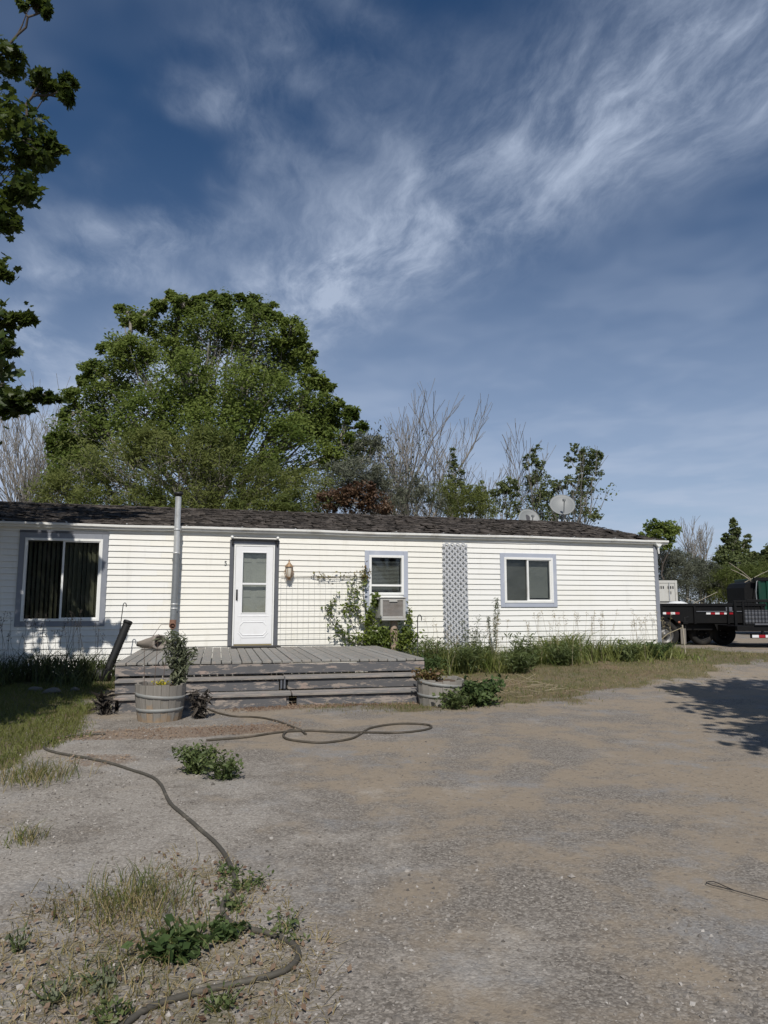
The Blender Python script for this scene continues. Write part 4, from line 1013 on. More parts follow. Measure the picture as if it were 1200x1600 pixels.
mm.build('ramp_mesh', MAT['black_paint'], fb)
MB().bbox(xa+.55, 15, yb-.06, yb-.001, .60, .64, .006).build('rub_rail', MAT['trim_dark'], fb)
MB().bbox(xa+.45, 15, yb-.02, yb+.06, .26, .36, .008).build('bumper', MAT['black_paint'], fb)
for xx in (xa+.75, xa+2.2): MB().bbox(xx, xx+.05, yb-.0, yb+.05, .36, .44, .004).build('bumper_bracket', MAT['black_paint'], fb)
tape(fb, xa+.47, yb-.022, .275, 10, .175, .07)
for xx in (12.2, 13.0): wheel(fb, xx, yb+.25, .36, .36, .24, 'black_paint'); wheel(fb, xx, yb+1.8, .36, .36, .24, 'black_paint')
# sticks and branches in the trailer bed
def stick(p0, p1, r, label):
    p0 = Vector(p0); p1 = Vector(p1); m = p0.lerp(p1, .5)+Vector((.02, 0, .03))
    MB().tube([p0, m, p1], [r, r*.85, r*.6], 6).build('cut_branch', MAT['wood_stick'], label=label, cat='branch')
stick((8.4, 20.9, 1.05), (9.75, 20.9, 1.72), .012, 'long bare stick poking up right out of the dump trailer')
stick((9.75, 21.2, 1.10), (8.95, 21.2, 1.55), .011, 'short bare stick crossing the longer one in the dump trailer')
# white tank in the bed
tk = MB().lathe([(0, .52), (.15, .51), (.33, .44), (.43, .30), (.46, .12), (.46, 0), (0, 0)], 24); tko = tk.build('white_tank', MAT['tank_white'], label='rounded white tank showing above the trailer side by the container', cat='tank'); tko.location = (8.72, 21.3, gb+.72)
# shipping container
sg_ = 0.15; scn = empty('shipping_container', (0, 0, sg_), 0, label='off white shipping container end seen past the house corner', cat='container')
cx0, cx1, cy = 12.75, 15.2, 37.0; CHh = 2.45
MB().bbox(cx0, cx1, cy+.06, cy+6.05, .1, CHh-.02, .02).build('body', MAT['container_white'], scn)
for q in ((cx0, cx0+.12, 0, CHh), (cx1-.12, cx1, 0, CHh)): MB().bbox(q[0], q[1], cy, cy+.12, q[2], q[3], .01).build('corner_post', MAT['container_white'], scn)
MB().bbox(cx0+.121, cx1-.121, cy, cy+.1, CHh-.14, CHh, .01).build('header', MAT['container_white'], scn)
cm = (cx0+cx1)/2
for xa_, xb_ in ((cx0+.13, cm-.01), (cm+.01, cx1-.13)):
    dd = MB().bbox(xa_, xb_, cy+.02, cy+.055, .12, CHh-.15, .006).build('cargo_door', MAT['container_white'], scn)
    for xr in (xa_+.25, xb_-.30): MB().tube([(xr, cy-.02, .12), (xr, cy-.02, CHh-.1)], .025, 8).build('lock_rod', MAT['galvanised'], dd)
    MB().box(xa_+.05, xb_-.05, cy+.008, cy+.019, 1.32, 1.38).build('door_seam', MAT['dark_print'], dd)
for (xm, zm, wm, hm) in ((cx1-.98, 2.02, .34, .14), (cx1-.50, 2.02, .36, .14), (cx1-.46, 1.74, .16, .15), (cx1-.95, .95, .22, .16), (cx1-.45, .95, .22, .16)):
    for kq in range(3): MB().box(xm+kq*wm/3, xm+kq*wm/3+wm/3*.6, cy+.012, cy+.0195, zm, zm+hm).build('stencil_mark', MAT['dark_print'], scn)
# green bin
gg = empty('green_dumpster', (0, 0, gp(14.5, 27).z), 0, label='dark green metal dumpster rising behind the flatbed trailer', cat='dumpster')
gx0, gx1, gy = 13.72, 17.5, 27.0; GH = 2.12
MB().bbox(gx0+.42, gx1, gy, gy+1.8, .15, GH, .02).build('body', MAT['green_paint'], gg)
MB().prism([(gx0, .3), (gx0+.42, .3), (gx0+.42, GH-.1), (gx0+.1, GH-.18), (gx0, GH-.35)], gy+.2, gy+1.6).build('side_hopper', MAT['black_paint'], gg)
for xx in (gx0+.42, gx0+.72, gx0+2.2): MB().bbox(xx, xx+.09, gy-.05, gy-.001, .15, GH-.1, .006).build('rib', MAT['green_paint'], gg)
MB().bbox(gx0+.25, gx1, gy-.07, gy+.02, GH-.099, GH+.03, .01).build('top_rail', MAT['black_paint'], gg)
MB().box(gx0+1.0, gx0+1.16, gy-.01, gy-.001, 1.32, 1.39).build('sticker', MAT['tape_white'], gg); MB().box(gx0+1.12, gx0+1.55, gy-.01, gy-.001, 1.12, 1.23).build('sticker', MAT['tape_white'], gg)
MB().tube([(gx0+.33, gy-.04, 1.0), (gx0+.30, gy-.06, 1.6), (gx0+.36, gy-.05, 2.0), (gx0+.6, gy-.03, GH)], .02, 6).build('hose_line', MAT['galvanised_dull'], gg)
for i, (x1_, z1_, x0_) in enumerate(((13.25, 2.95, 14.3), (13.3, 2.7, 14.3), (13.5, 2.62, 14.2), (15.1, 2.8, 13.9))):
    stick((x0_, gy+.5, 2.2), (x1_, gy+.3, z1_), .013, ['topmost bare branch sticking left out of the green dumpster', 'middle pale branch sticking left out of the green dumpster', 'lowest pale branch sticking left out of the green dumpster', 'branch leaning right out of the green dumpster at the picture edge'][i])
# wooden stake
stp = gp(7.05, 16.9)
sk = MB().bbox(-.013, .013, -.013, .013, -.05, .66, .003).build('survey_stake', MAT['wood_stick'], label='thin pale wooden stake in the grass past the house corner', cat='stake'); sk.location = stp; sk.rotation_euler = (0, R(-4), .3)
MB().tube([stp+Vector((-.04, 0, .6)), stp+Vector((-.35, .1, .45)), stp+Vector((-.72, .1, .15)), stp+Vector((-.85, .0, .02))], .009, 6).build('rope', MAT['straw'], label='pale rope slung from the wooden stake to the house corner', cat='rope')

# ================================================================== vegetation
def rand_rot(n, up=0.0, r=rng):
    """n random rotation matrices; up biases the leaf normal (z) skyward"""
    nrm = r.normal(size=(n, 3)); nrm /= np.linalg.norm(nrm, axis=1, keepdims=True)
    nrm[:, 2] = np.abs(nrm[:, 2])+up; nrm[:, 1] -= up*.8; nrm /= np.linalg.norm(nrm, axis=1, keepdims=True)
    t = r.normal(size=(n, 3)); t -= (t*nrm).sum(1, keepdims=True)*nrm; t /= np.linalg.norm(t, axis=1, keepdims=True)
    return np.stack([t, np.cross(nrm, t), nrm], 2)
def scatter_mesh(name, tv, tt, pos, rot, scale, mat, smooth=False):
    tv = np.asarray(tv, float); tt = np.asarray(tt, int); n = len(pos)
    sc_ = np.asarray(scale, float)
    sc_ = (np.full(n, float(sc_)) if sc_.ndim == 0 else sc_).reshape(n, -1)
    if sc_.shape[1] == 1: sc_ = np.repeat(sc_, 3, 1)
    V = np.einsum('nij,nkj->nki', rot, tv[None]*sc_[:, None, :]) + np.asarray(pos)[:, None, :]
    T = tt[None]+(np.arange(n)*len(tv))[:, None, None]
    return np_mesh(name, V.reshape(-1, 3), T.reshape(-1, tt.shape[1]), mat, smooth)
LEAF_OVAL = ([(-.5, 0, 0), (0, -.27, .05), (.5, 0, 0), (0, .27, .05)], [(0, 1, 2), (0, 2, 3)])
LEAF_NARROW = ([(-.5, 0, 0), (-.05, -.11, .03), (.5, 0, -.06), (-.05, .11, .03)], [(0, 1, 2), (0, 2, 3)])
_mp = [(0, .10), (.10, .02), (.30, -.02), (.26, .16), (.50, .30), (.36, .40), (.42, .62), (.22, .58), (.14, .74), (0, 1.0)]
_mv = [(0, .34, -.03)]+[(x, y, .07*abs(x)) for x, y in _mp]+[(-x, y, .07*abs(x)) for x, y in _mp[-2:0:-1]]
LEAF_MAPLE = ([(v[1]-.35, v[0], v[2]) for v in _mv], [(0, i, i+1) for i in range(1, len(_mv)-1)]+[(0, len(_mv)-1, 1)])
def tube_mesh(name, segs, mat, k=5):
    """segs: rows of p0(3) p1(3) r0 r1"""
    S = np.asarray(segs, float); n = len(S); p0, p1 = S[:, :3], S[:, 3:6]
    t = p1-p0; t /= np.maximum(np.linalg.norm(t, axis=1, keepdims=True), 1e-9)
    a = np.cross(t, np.where(np.abs(t[:, 2:3]) < .9, [[0, 0, 1.]], [[1., 0, 0]])); a /= np.linalg.norm(a, axis=1, keepdims=True); b = np.cross(t, a)
    q = np.arange(k)*2*np.pi/k; ring = a[:, None]*np.cos(q)[None, :, None]+b[:, None]*np.sin(q)[None, :, None]
    V = np.concatenate([p0[:, None]+ring*S[:, 6, None, None], p1[:, None]+ring*S[:, 7, None, None]], 1).reshape(-1, 3)
    j = np.arange(k); f = np.stack([j, (j+1) % k, (j+1) % k+k, j+k], 1)
    T = (f[None]+(np.arange(n)*2*k)[:, None, None]).reshape(-1, 4)
    return np_mesh(name, V, T, mat, True)
def limb(segs, p0, p1, r0, r1, n=5, wob=.06, r=random):
    """a wobbling tapered limb from p0 to p1; returns its points"""
    p0 = np.array(p0, float); p1 = np.array(p1, float); L = np.linalg.norm(p1-p0); pts = [p0]
    for i in range(1, n+1):
        t = i/n; p = p0+(p1-p0)*t
        if i < n: p = p+np.array([r.gauss(0, wob*L/2), r.gauss(0, wob*L/2), r.gauss(0, wob*L/3)])
        pts.append(p)
    for i in range(n): segs.append([*pts[i], *pts[i+1], r0+(r1-r0)*i/n, r0+(r1-r0)*(i+1)/n])
    return pts
def grow(segs, tips, p, d, L, r, depth, spread, up, rr, kids=(2, 4), shrink=(.55, .8)):
    n = 3; q = np.array(p, float); d = np.array(d, float)
    for i in range(n):
        d = d+np.array([rr.gauss(0, .07), rr.gauss(0, .07), rr.gauss(0, .05)+up*.06]); d /= np.linalg.norm(d)
        q2 = q+d*L/n; r2 = r*(1-.22*(i+1)/n*1.3); segs.append([*q, *q2, r*(1-.22*i/n*1.3), r2]); q = q2
        if depth > 0 and i < n-1 and rr.random() < .75:
            a = rr.uniform(0, 6.28); e = np.array([math.cos(a), math.sin(a), up*.7]); e = d+e*spread; e /= np.linalg.norm(e)
            grow(segs, tips, q, e, L*rr.uniform(*shrink)*.85, r2*.55, depth-1, spread, up, rr, kids, shrink)
    if depth > 0:
        for _ in range(rr.randint(*kids)):
            a = rr.uniform(0, 6.28); e = np.array([math.cos(a), math.sin(a), up*.5]); e = d+e*spread*rr.uniform(.4, 1.0); e /= np.linalg.norm(e)
            grow(segs, tips, q, e, L*rr.uniform(*shrink), r2*.66, depth-1, spread, up, rr, kids, shrink)
    else: tips.append(q)
def lobe_points(lobes, per, clump, r=rng, hollow=.45, sk=1.0):
    """leaf positions: clumps of leaves on and in ellipsoid lobes (cx,cy,cz,rx,ry,rz,weight)"""
    out = []; cl = []
    for (cx, cy, cz, rx, ry, rz, wt) in lobes:
        nc = max(4, int(per*wt)); d = r.normal(size=(nc, 3)); d /= np.linalg.norm(d, axis=1, keepdims=True)
        rad = hollow+(1.05-hollow)*r.random(nc)**.6
        c = np.array([cx, cy, cz])+d*rad[:, None]*np.array([rx, ry, rz]); cl.append(c)
        m = r.integers(int(clump*.5), int(clump*1.5), nc); idx = np.repeat(np.arange(nc), m)
        sig = (.10+.16*r.random(nc))*min(rx, ry, rz)*sk
        off = np.clip(r.normal(size=(len(idx), 3)), -1.9, 1.9)*sig[idx, None]*np.array([1.15, 1.15, .8])
        out.append(c[idx]+off)
    return np.concatenate(out), np.concatenate(cl)
def leafy_tree(name, base, lobes, per, clump, leaf, size, leafm, barkm, trunk_r, label, group=None, fork=.3, sticks=.35, sv=.35, cat='tree', seed=1, tmpl=LEAF_OVAL, up=.25, lk=.42, sk=1.0):
    rr = random.Random(seed); r = np.random.default_rng(seed)
    root = empty(name, base, 0, label=label, cat=cat, group=group); b = np.array(base)
    P, C = lobe_points([(l[0]-b[0], l[1]-b[1], l[2]-b[2], *l[3:]) for l in lobes], per, clump, r, sk=sk)
    segs = []; top = max(l[2] for l in lobes)-b[2]; fz = top*fork
    ctr = np.mean([[l[0]-b[0], l[1]-b[1]] for l in lobes], axis=0)
    fp = np.array([ctr[0]*.25, ctr[1]*.25, fz])
    limb(segs, (0, 0, -.2), fp, trunk_r, trunk_r*.75, 5, .03, rr)
    done = []
    for l in sorted(lobes, key=lambda q: -q[6]):
        lc = np.array([l[0]-b[0], l[1]-b[1], l[2]-b[2]]); lr = np.array(l[3:6]); org = fp
        if l[6] < .7 and done: org = min(done, key=lambda q: np.linalg.norm(q-lc)+.6*max(0, q[2]-lc[2]))
        pts = limb(segs, org, lc+np.array([0, 0, lr[2]*.3]), trunk_r*lk*min(1.0, .35+.65*l[6]), trunk_r*.07, 6, .07, rr)
        done += pts[2:]
        near = C[np.linalg.norm((C-lc)/lr, axis=1) < 1.1]
        for c in near[:int(len(near)*sticks)]:
            s0 = pts[rr.randint(2, 6)]; limb(segs, s0, c, trunk_r*.07, trunk_r*.018, 3, .08, rr)
    link('trunk', tube_mesh('trunk', segs, MAT[barkm], 6), root)
    n = len(P); s = size*(1-sv+2*sv*r.random(n))
    link('crown', scatter_mesh('crown', *tmpl, P, rand_rot(n, up, r), s, MAT[leafm]), root)
    return root
def ray_at(x, y, Y):
    """place in the world at distance Y seen towards photo point x, y (survey helper)"""
    T_ = R(7.44); xc = (x-600)/1110; yc = (800-y)/1110; k = Y/(math.cos(T_)-yc*math.sin(T_))
    return np.array([xc*k, Y, EYE+(math.sin(T_)+yc*math.cos(T_))*k])

# ---- big tree behind the house
BY = 33.0
def lob(x, y, rpx, Y, wt=1.0, fl=1.0, dp=1.0):
    p = ray_at(x, y, Y); r_ = rpx/1120*Y*(.97 if abs(Y-BY) <= 3 else 1.0)
    return (p[0], p[1], p[2], r_, r_*dp, r_*fl, wt)
big = [lob(330, 520, 46, BY), lob(272, 535, 42, BY+1), lob(400, 525, 48, BY), lob(205, 552, 38, BY-1), lob(438, 570, 40, BY+1), lob(172, 610, 46, BY), lob(295, 600, 58, BY-2, 1.2),
       lob(385, 610, 58, BY-2, 1.2), lob(472, 640, 48, BY), lob(132, 670, 42, BY), lob(225, 665, 58, BY-3, 1.2), lob(502, 662, 34, BY+1), lob(532, 705, 36, BY), lob(335, 695, 66, BY-3, 1.2),
       lob(450, 705, 56, BY-2), lob(115, 730, 44, BY), lob(285, 480, 20, BY, .5), lob(312, 472, 13, BY, .3), lob(350, 478, 20, BY, .5), lob(396, 480, 18, BY, .4), lob(425, 488, 15, BY, .35), lob(200, 494, 17, BY, .4), lob(455, 520, 24, BY, .5), lob(490, 592, 20, BY, .4), lob(548, 650, 15, BY, .35), lob(146, 578, 20, BY, .4), lob(225, 500, 20, BY, .4), lob(112, 625, 18, BY, .35), lob(92, 690, 20, BY, .4), lob(478, 555, 16, BY, .3), lob(512, 606, 12, BY, .25), lob(250, 478, 13, BY, .3), lob(178, 540, 15, BY, .3), lob(330, 462, 9, BY, .2), lob(375, 466, 9, BY, .2), lob(268, 462, 9, BY, .2), lob(440, 500, 9, BY, .2), lob(468, 535, 9, BY, .2), lob(186, 484, 9, BY, .2), lob(160, 545, 9, BY, .2), lob(128, 595, 9, BY, .2), lob(102, 650, 10, BY, .2), lob(80, 705, 10, BY, .2), lob(528, 630, 9, BY, .2), lob(565, 668, 10, BY, .2), lob(575, 700, 10, BY, .2), lob(480, 572, 9, BY, .2)]
leafy_tree('broadleaf_tree', (-8.0, BY, 0), big, 60, 72, None, .175, 'leaf_big', 'bark_grey', .5, 'huge rounded green tree towering behind the mobile home', seed=11, sticks=.6, up=.45)
low = [lob(130, 745, 55, 28), lob(200, 740, 60, 28), lob(275, 735, 60, 27.5), lob(350, 750, 55, 27.5), lob(420, 765, 48, 28), lob(480, 775, 42, 28), lob(240, 700, 40, 28.5), lob(90, 775, 40, 28), lob(330, 700, 35, 28), lob(150, 795, 40, 27, .9), lob(230, 795, 40, 27, .9), lob(310, 795, 40, 27, .9), lob(390, 798, 36, 27, .9), lob(450, 798, 34, 27, .8)]
leafy_tree('willow_tree', (-8.5, 28, 0), low, 52, 56, None, .20, 'leaf_low', 'bark_grey', .28, 'lower yellow green tree in front of the huge tree', seed=12, tmpl=LEAF_NARROW, sv=.4, sticks=.5, up=.45)
rt = [lob(545, 740, 32, 30, .9), lob(575, 700, 26, 32, .7), lob(520, 760, 35, 29.5), lob(585, 745, 24, 31, .6)]
leafy_tree('willow_tree', (-1.6, 30, 0), rt, 45, 55, None, .19, 'leaf_grey', 'bark_pale', .16, 'sparse grey green tree at the right flank of the huge tree', seed=13, tmpl=LEAF_NARROW, sv=.4)
rd = [lob(515, 785, 20, 26, .8), lob(540, 778, 18, 26, .8), lob(568, 775, 20, 26, .8), lob(590, 790, 20, 26, .8), lob(550, 795, 26, 26, .8), lob(582, 762, 9, 26, .3), lob(552, 760, 9, 26, .3)]
leafy_tree('purple_shrub', (-1.2, 26, 0), rd, 30, 40, None, .12, 'leaf_red', 'bark_dark', .10, 'dark reddish brown shrub above the roof ridge', cat='shrub', seed=14, fork=.2)
# ---- bare and half-bare trees
def bare_tree(base, h, label, seed, r0=.14, spread=.5, depth=4, stems=1, mat='bark_pale', leaves=None, lsz=.16, lowleaf=None, kids=(2, 3), group=None, lean=(0, 0), lf=12, lsel=1.0, lsig=.22):
    rr = random.Random(seed); r = np.random.default_rng(seed); root = empty('bare_tree' if not leaves else 'poplar_tree', base, 0, label=label, cat='tree', group=group)
    segs = []; tips = []
    for i in range(stems):
        a = rr.uniform(0, 6.28); d = np.array([.24*math.cos(a)*(stems > 1)+lean[0], .24*math.sin(a)*(stems > 1)+lean[1], 1.0]); d /= np.linalg.norm(d)
        grow(segs, tips, (0, 0, -.1), d, h*.36*rr.uniform(.85, 1.05), r0*rr.uniform(.8, 1), depth, spread, .7, rr, kids)
    S = np.array(segs); zmax = S[:, 5].max(); f = h/zmax; S[:, :6] *= f; S[:, 6:] = np.maximum(S[:, 6:], .010)
    link('trunk', tube_mesh('trunk', S, MAT[mat], 5), root)
    if leaves:
        T = np.array(tips)*f; T = T[r.random(len(T)) < lsel]
        if lowleaf is not None: T = T[T[:, 2] < lowleaf*h]
        P = np.repeat(T, lf, 0); P = P+r.normal(size=P.shape)*np.array([lsig, lsig, lsig*1.3])
        link('crown', scatter_mesh('crown', *LEAF_OVAL, P, rand_rot(len(P), .1, r), lsz*(.7+.6*r.random(len(P))), MAT[leaves]), root)
    return root
def bt(px_, ptop, Y, label, seed, **kw):
    t = ray_at(px_, ptop, Y); return bare_tree((float(t[0]), Y, 0.0), float(t[2]), label, seed, **kw)
bt(640, 612, 38, 'tallest pale bare tree standing right of the huge tree', 21, stems=4, depth=4, r0=.17, spread=.62)
bt(612, 668, 40, 'smaller pale bare tree close against the huge green tree', 26, stems=2, depth=4, r0=.11, spread=.6)
bt(728, 655, 40, 'pale bare tree second from the huge tree', 22, stems=2, depth=4, r0=.15, spread=.62)
bt(775, 705, 41, 'low bare tree between the tall bare trees and the poplars', 27, stems=2, depth=4, r0=.11, spread=.65)
bt(20, 610, 36, 'pale bare tree at the left edge behind the roof', 23, stems=3, depth=4, r0=.17, spread=.58)
bt(70, 590, 39, 'pale bare tree half hidden by the left flank of the huge tree', 24, stems=3, depth=4, r0=.16, spread=.56)
bt(95, 575, 41, 'thin bare tree tops rising behind the left of the huge tree', 25, stems=2, depth=4, r0=.15, spread=.5)
def pop(px_, Y, L, label, seed, per=32, cl=18, sz=.16):
    b_ = ray_at(px_, 945, Y); leafy_tree('poplar_tree', (float(b_[0]), Y, 0.0), [lob(x_, y_, r_*1.3, Y, w_, f_*1.25) for x_, y_, r_, w_, f_ in L], per, cl, None, sz, 'leaf_poplar', 'bark_grey', .11, label, seed=seed, fork=.35, sticks=.3, up=.3)
pop(842, 38, [(838, 712, 7, .5, 1.8), (830, 735, 10, .8, 1.7), (846, 742, 9, .7, 1.6), (836, 765, 13, 1, 1.4), (862, 765, 11, .8, 1), (872, 756, 6, .4, 1), (845, 792, 16, 1.1, 1.1), (822, 722, 5, .3, 1.8)], 'slim upright leafy poplar left of the satellite dishes', 31)
pop(895, 37, [(902, 708, 8, .6, 1.5), (918, 716, 11, .9, 1.1), (932, 712, 7, .5, 1.1), (890, 722, 6, .4, 1.6), (926, 738, 11, .9, .8), (906, 745, 11, .8, 1.2), (914, 762, 10, .7, .8), (888, 760, 8, .5, 1.4), (900, 790, 15, .9, 1), (925, 805, 9, .5, .8), (872, 800, 9, .5, 1)], 'broad topped leafy poplar behind the large satellite dish', 32)
bt(890, 712, 38, 'dead thin bare tree beside the broad topped poplar', 37, stems=2, depth=3, r0=.08, spread=.4, mat='bark_grey')
pop(712, 37, [(706, 718, 6, .5, 2), (712, 745, 10, .8, 1.5), (702, 765, 11, .8, 1.2), (722, 775, 12, .8, 1.1), (712, 795, 16, 1, .9)], 'leafy poplar sapling below the second bare tree', 33)
pop(770, 36.5, [(795, 758, 10, .8, .8), (780, 768, 11, .8, .9), (804, 768, 7, .5, .8), (752, 765, 8, .5, 1.2), (765, 785, 14, 1, 1), (745, 790, 12, .8, 1), (800, 795, 10, .6, 1)], 'leaning leafy poplar with dark foliage above the roof', 34)
bt(628, 690, 36, 'leafy young tree below the tallest bare tree', 35, stems=2, depth=3, r0=.08, spread=.3, leaves='leaf_grey', mat='bark_grey', lf=10, lsz=.17, lsig=.3)
bt(870, 770, 37.5, 'low leafy poplar between the two tall poplars', 36, stems=2, depth=3, r0=.07, spread=.45, leaves='leaf_poplar', mat='bark_grey', lf=12, lsz=.19, lsig=.25)
for i, (x_, y_, Y_, lab) in enumerate(((590, 772, 34, 'grey green brush at the foot of the smaller bare tree'), (655, 770, 34.5, 'grey green brush below the tallest bare tree'), (700, 778, 35, 'green brush over the roof ridge under the second bare tree'), (742, 785, 35, 'low brush over the ridge beside the leaning poplar'))):
    leafy_tree('brush', tuple(ray_at(x_, 945, Y_)*np.array([1, 1, 0])), [lob(x_-12, y_, 26, Y_), lob(x_+14, y_+8, 24, Y_), lob(x_, y_-16, 14, Y_, .6)], 26, 50, None, .15, 'leaf_grey' if i < 2 else 'leaf_low', 'bark_grey', .06, lab, cat='shrub', seed=50+i, fork=.3, tmpl=LEAF_NARROW)
# ---- right hand side beyond the trailers
leafy_tree('broadleaf_tree', (15.6, 40, 0), [lob(1035, 832, 20, 40), lob(1020, 824, 12, 40, .6), lob(1048, 828, 11, 40, .6), lob(1010, 838, 12, 40, .5), lob(1034, 850, 14, 40, .6)], 30, 26, None, .20, 'leaf_big', 'bark_dark', .14, 'small dark green tree crown showing past the roof end', seed=61)
bt(1066, 806, 50, 'left bare grey tree beyond the dump trailer', 62, stems=1, depth=4, r0=.12, spread=.32, mat='bark_grey')
bt(1090, 802, 52, 'taller right bare grey tree beyond the dump trailer', 63, stems=1, depth=4, r0=.14, spread=.32, mat='bark_grey')
bt(1112, 838, 50, 'low dark bare tree beside the pointed green tree', 64, stems=2, depth=4, r0=.10, spread=.42, mat='bark_grey')
con = [lob(1148, 826, 7, 46, .7, 2.6), lob(1147, 848, 12, 46, 1, 1.8), lob(1138, 862, 13, 46, .9, 1.5), lob(1160, 864, 14, 46, .9, 1.4), lob(1147, 885, 24, 45.5, 1.2), lob(1124, 876, 10, 46, .6, 1.3), lob(1168, 846, 6, 46, .5, 2.4), lob(1134, 842, 5, 46, .4, 2.4), lob(1140, 908, 26, 45, 1.2), lob(1175, 892, 16, 46), lob(1118, 892, 12, 46, .6), lob(1180, 872, 7, 46, .5, 1.6)]
leafy_tree('poplar_tree', (22.2, 46, 0), con, 36, 26, None, .22, 'leaf_poplar', 'bark_grey', .16, 'pointed dark green tree rising behind the trailers', seed=65)
leafy_tree('poplar_tree', (25.6, 44, 0), [lob(1198, 872, 10, 44, 1, 1.5), lob(1212, 860, 14, 44, 1, 1.5), lob(1195, 890, 16, 44), lob(1225, 885, 20, 44)], 34, 42, None, .22, 'leaf_poplar', 'bark_grey', .14, 'dark green tree cut by the right picture edge', seed=66)
for i, (x_, y_, r_, Y_, m_, lab) in enumerate(((1045, 895, 34, 42, 'leaf_grey', 'grey willow thicket just right of the house end'), (1075, 905, 32, 43, 'leaf_grey', 'grey green willow thicket behind the shipping container'), (1105, 915, 32, 42, 'leaf_grey', 'grey green willow thicket above the crossed sticks'), (1140, 925, 30, 41, 'leaf_low', 'green thicket at the foot of the pointed tree'), (1172, 920, 28, 40, 'leaf_low', 'yellow green thicket left of the green dumpster'), (1205, 915, 34, 42, 'leaf_low', 'green thicket behind the green dumpster'), (1012, 905, 30, 44, 'leaf_grey', 'grey willow thicket mostly hidden behind the house end'))):
    leafy_tree('willow_thicket', tuple(ray_at(x_, 945, Y_)*np.array([1, 1, 0])), [lob(x_-14, y_-10, r_*.8, Y_), lob(x_+14, y_-4, r_*.8, Y_), lob(x_-4, y_-26, r_*.5, Y_, .7), lob(x_+12, y_-22, r_*.4, Y_, .5), lob(x_+4, y_+14, r_, Y_)], 46, 46, None, .15, m_, 'bark_pale', .05, lab, cat='shrub', seed=70+i, fork=.12, tmpl=LEAF_NARROW, up=0.0)

# ---- maple at the left, reaching into the picture
MY = 10.0
def wl(x, y, z, r_, wt=1., fl=.8): return (x, y, z, r_, r_, r_*fl, wt)
mpl = [lob(12, 215, 52, MY, 1.2), lob(-60, 130, 70, MY, 1.4), lob(70, 130, 22, MY, .45, .7), lob(100, 148, 16, MY, .3, .7), lob(108, 128, 11, MY, .2, .7), lob(60, 245, 26, MY, .6), lob(82, 232, 14, MY, .25), lob(40, 300, 22, MY, .5), lob(62, 4, 13, MY, .22, .6), lob(72, 18, 7, MY, .1), lob(35, 12, 8, MY, .1), lob(10, 90, 26, MY, .5),
       lob(-10, 330, 28, MY, .6), lob(14, 350, 12, MY, .2), lob(-15, 425, 26, MY, .4), lob(8, 430, 9, MY, .15), lob(-10, 500, 28, MY, .5), lob(22, 500, 15, MY, .25, .6), lob(45, 497, 12, MY, .2, .6), lob(12, 545, 16, MY, .3, .6),
       lob(-5, 625, 36, MY, .9, .7), lob(30, 630, 18, MY, .4, .7), lob(60, 618, 14, MY, .25, .6), lob(80, 622, 12, MY, .2, .7),
       wl(-8.3, 9.6, 5.0, 1.9, 7), wl(-9.0, 10.4, 7.2, 2.3, 3), wl(-8.0, 9.6, 8.8, 1.9, 2), wl(-7.5, 10.2, 4.3, 1.1, 5), wl(-7.4, 10.6, 3.3, .9, 3.4), wl(-8.8, 9.4, 10.6, 1.8, 1.4), wl(-10.2, 9.6, 5.6, 1.6, 1.2), wl(-7.0, 9.2, 3.3, 1.0, 4), wl(-7.1, 9.9, 5.6, 1.0, 4)]
leafy_tree('maple_tree', tuple(gp(-8.9, 9.8)), mpl, 44, 11, None, .130, 'leaf_maple', 'bark_dark', .2, 'maple tree with lobed leaves hanging in from the left edge', seed=81, tmpl=LEAF_MAPLE, sticks=.3, up=.2, sv=.3, lk=.2, sk=1.5)
# the yard trees whose shade falls across the drive, standing beside the photographer
sh1 = [wl(-5.1, 5.3, 4.5, .95, 1.0), wl(-5.6, 3.7, 5.0, 1.25, 1.5), wl(-5.3, 2.1, 5.2, 1.3, 1.5), wl(-6.6, 5.2, 5.0, 1.3, 1.6), wl(-7.4, 3.2, 5.6, 1.7, 2), wl(-6.9, 1.0, 5.6, 1.7, 1.8), wl(-6.3, 6.6, 4.4, .9, 1.4), wl(-4.8, 7.2, 4.0, .6, 1.2), wl(-5.4, 8.3, 4.0, .6, 1.2), wl(-5.3, 6.3, 4.4, .7, 1.2), wl(-6.2, 7.8, 4.2, .8, 1.4)]
leafy_tree('maple_tree', tuple(gp(-7.2, 2.6)), sh1, 60, 24, None, .17, 'leaf_maple', 'bark_dark', .18, 'maple tree left of the camera shading the lawn', seed=82, tmpl=LEAF_MAPLE, sticks=.3)
sh2 = [wl(5.65, 6.0, 5.3, .95, 1.1), wl(6.9, 5.4, 5.8, 1.5, 1.8), wl(5.3, 4.6, 5.3, 1.0, 1.1), wl(6.6, 3.8, 5.4, 1.4, 1.6), wl(4.7, 2.6, 5.0, .95, 1), wl(6.0, 2.4, 5.2, 1.3, 1.5), wl(8.2, 4.4, 6.4, 1.6, 1.6), wl(4.9, 3.6, 4.6, .5, .4)]
leafy_tree('maple_tree', tuple(gp(7.6, 4.0)), sh2, 60, 24, None, .17, 'leaf_maple', 'bark_dark', .17, 'maple tree right of the camera shading the right of the drive', seed=83, tmpl=LEAF_MAPLE, sticks=.3)

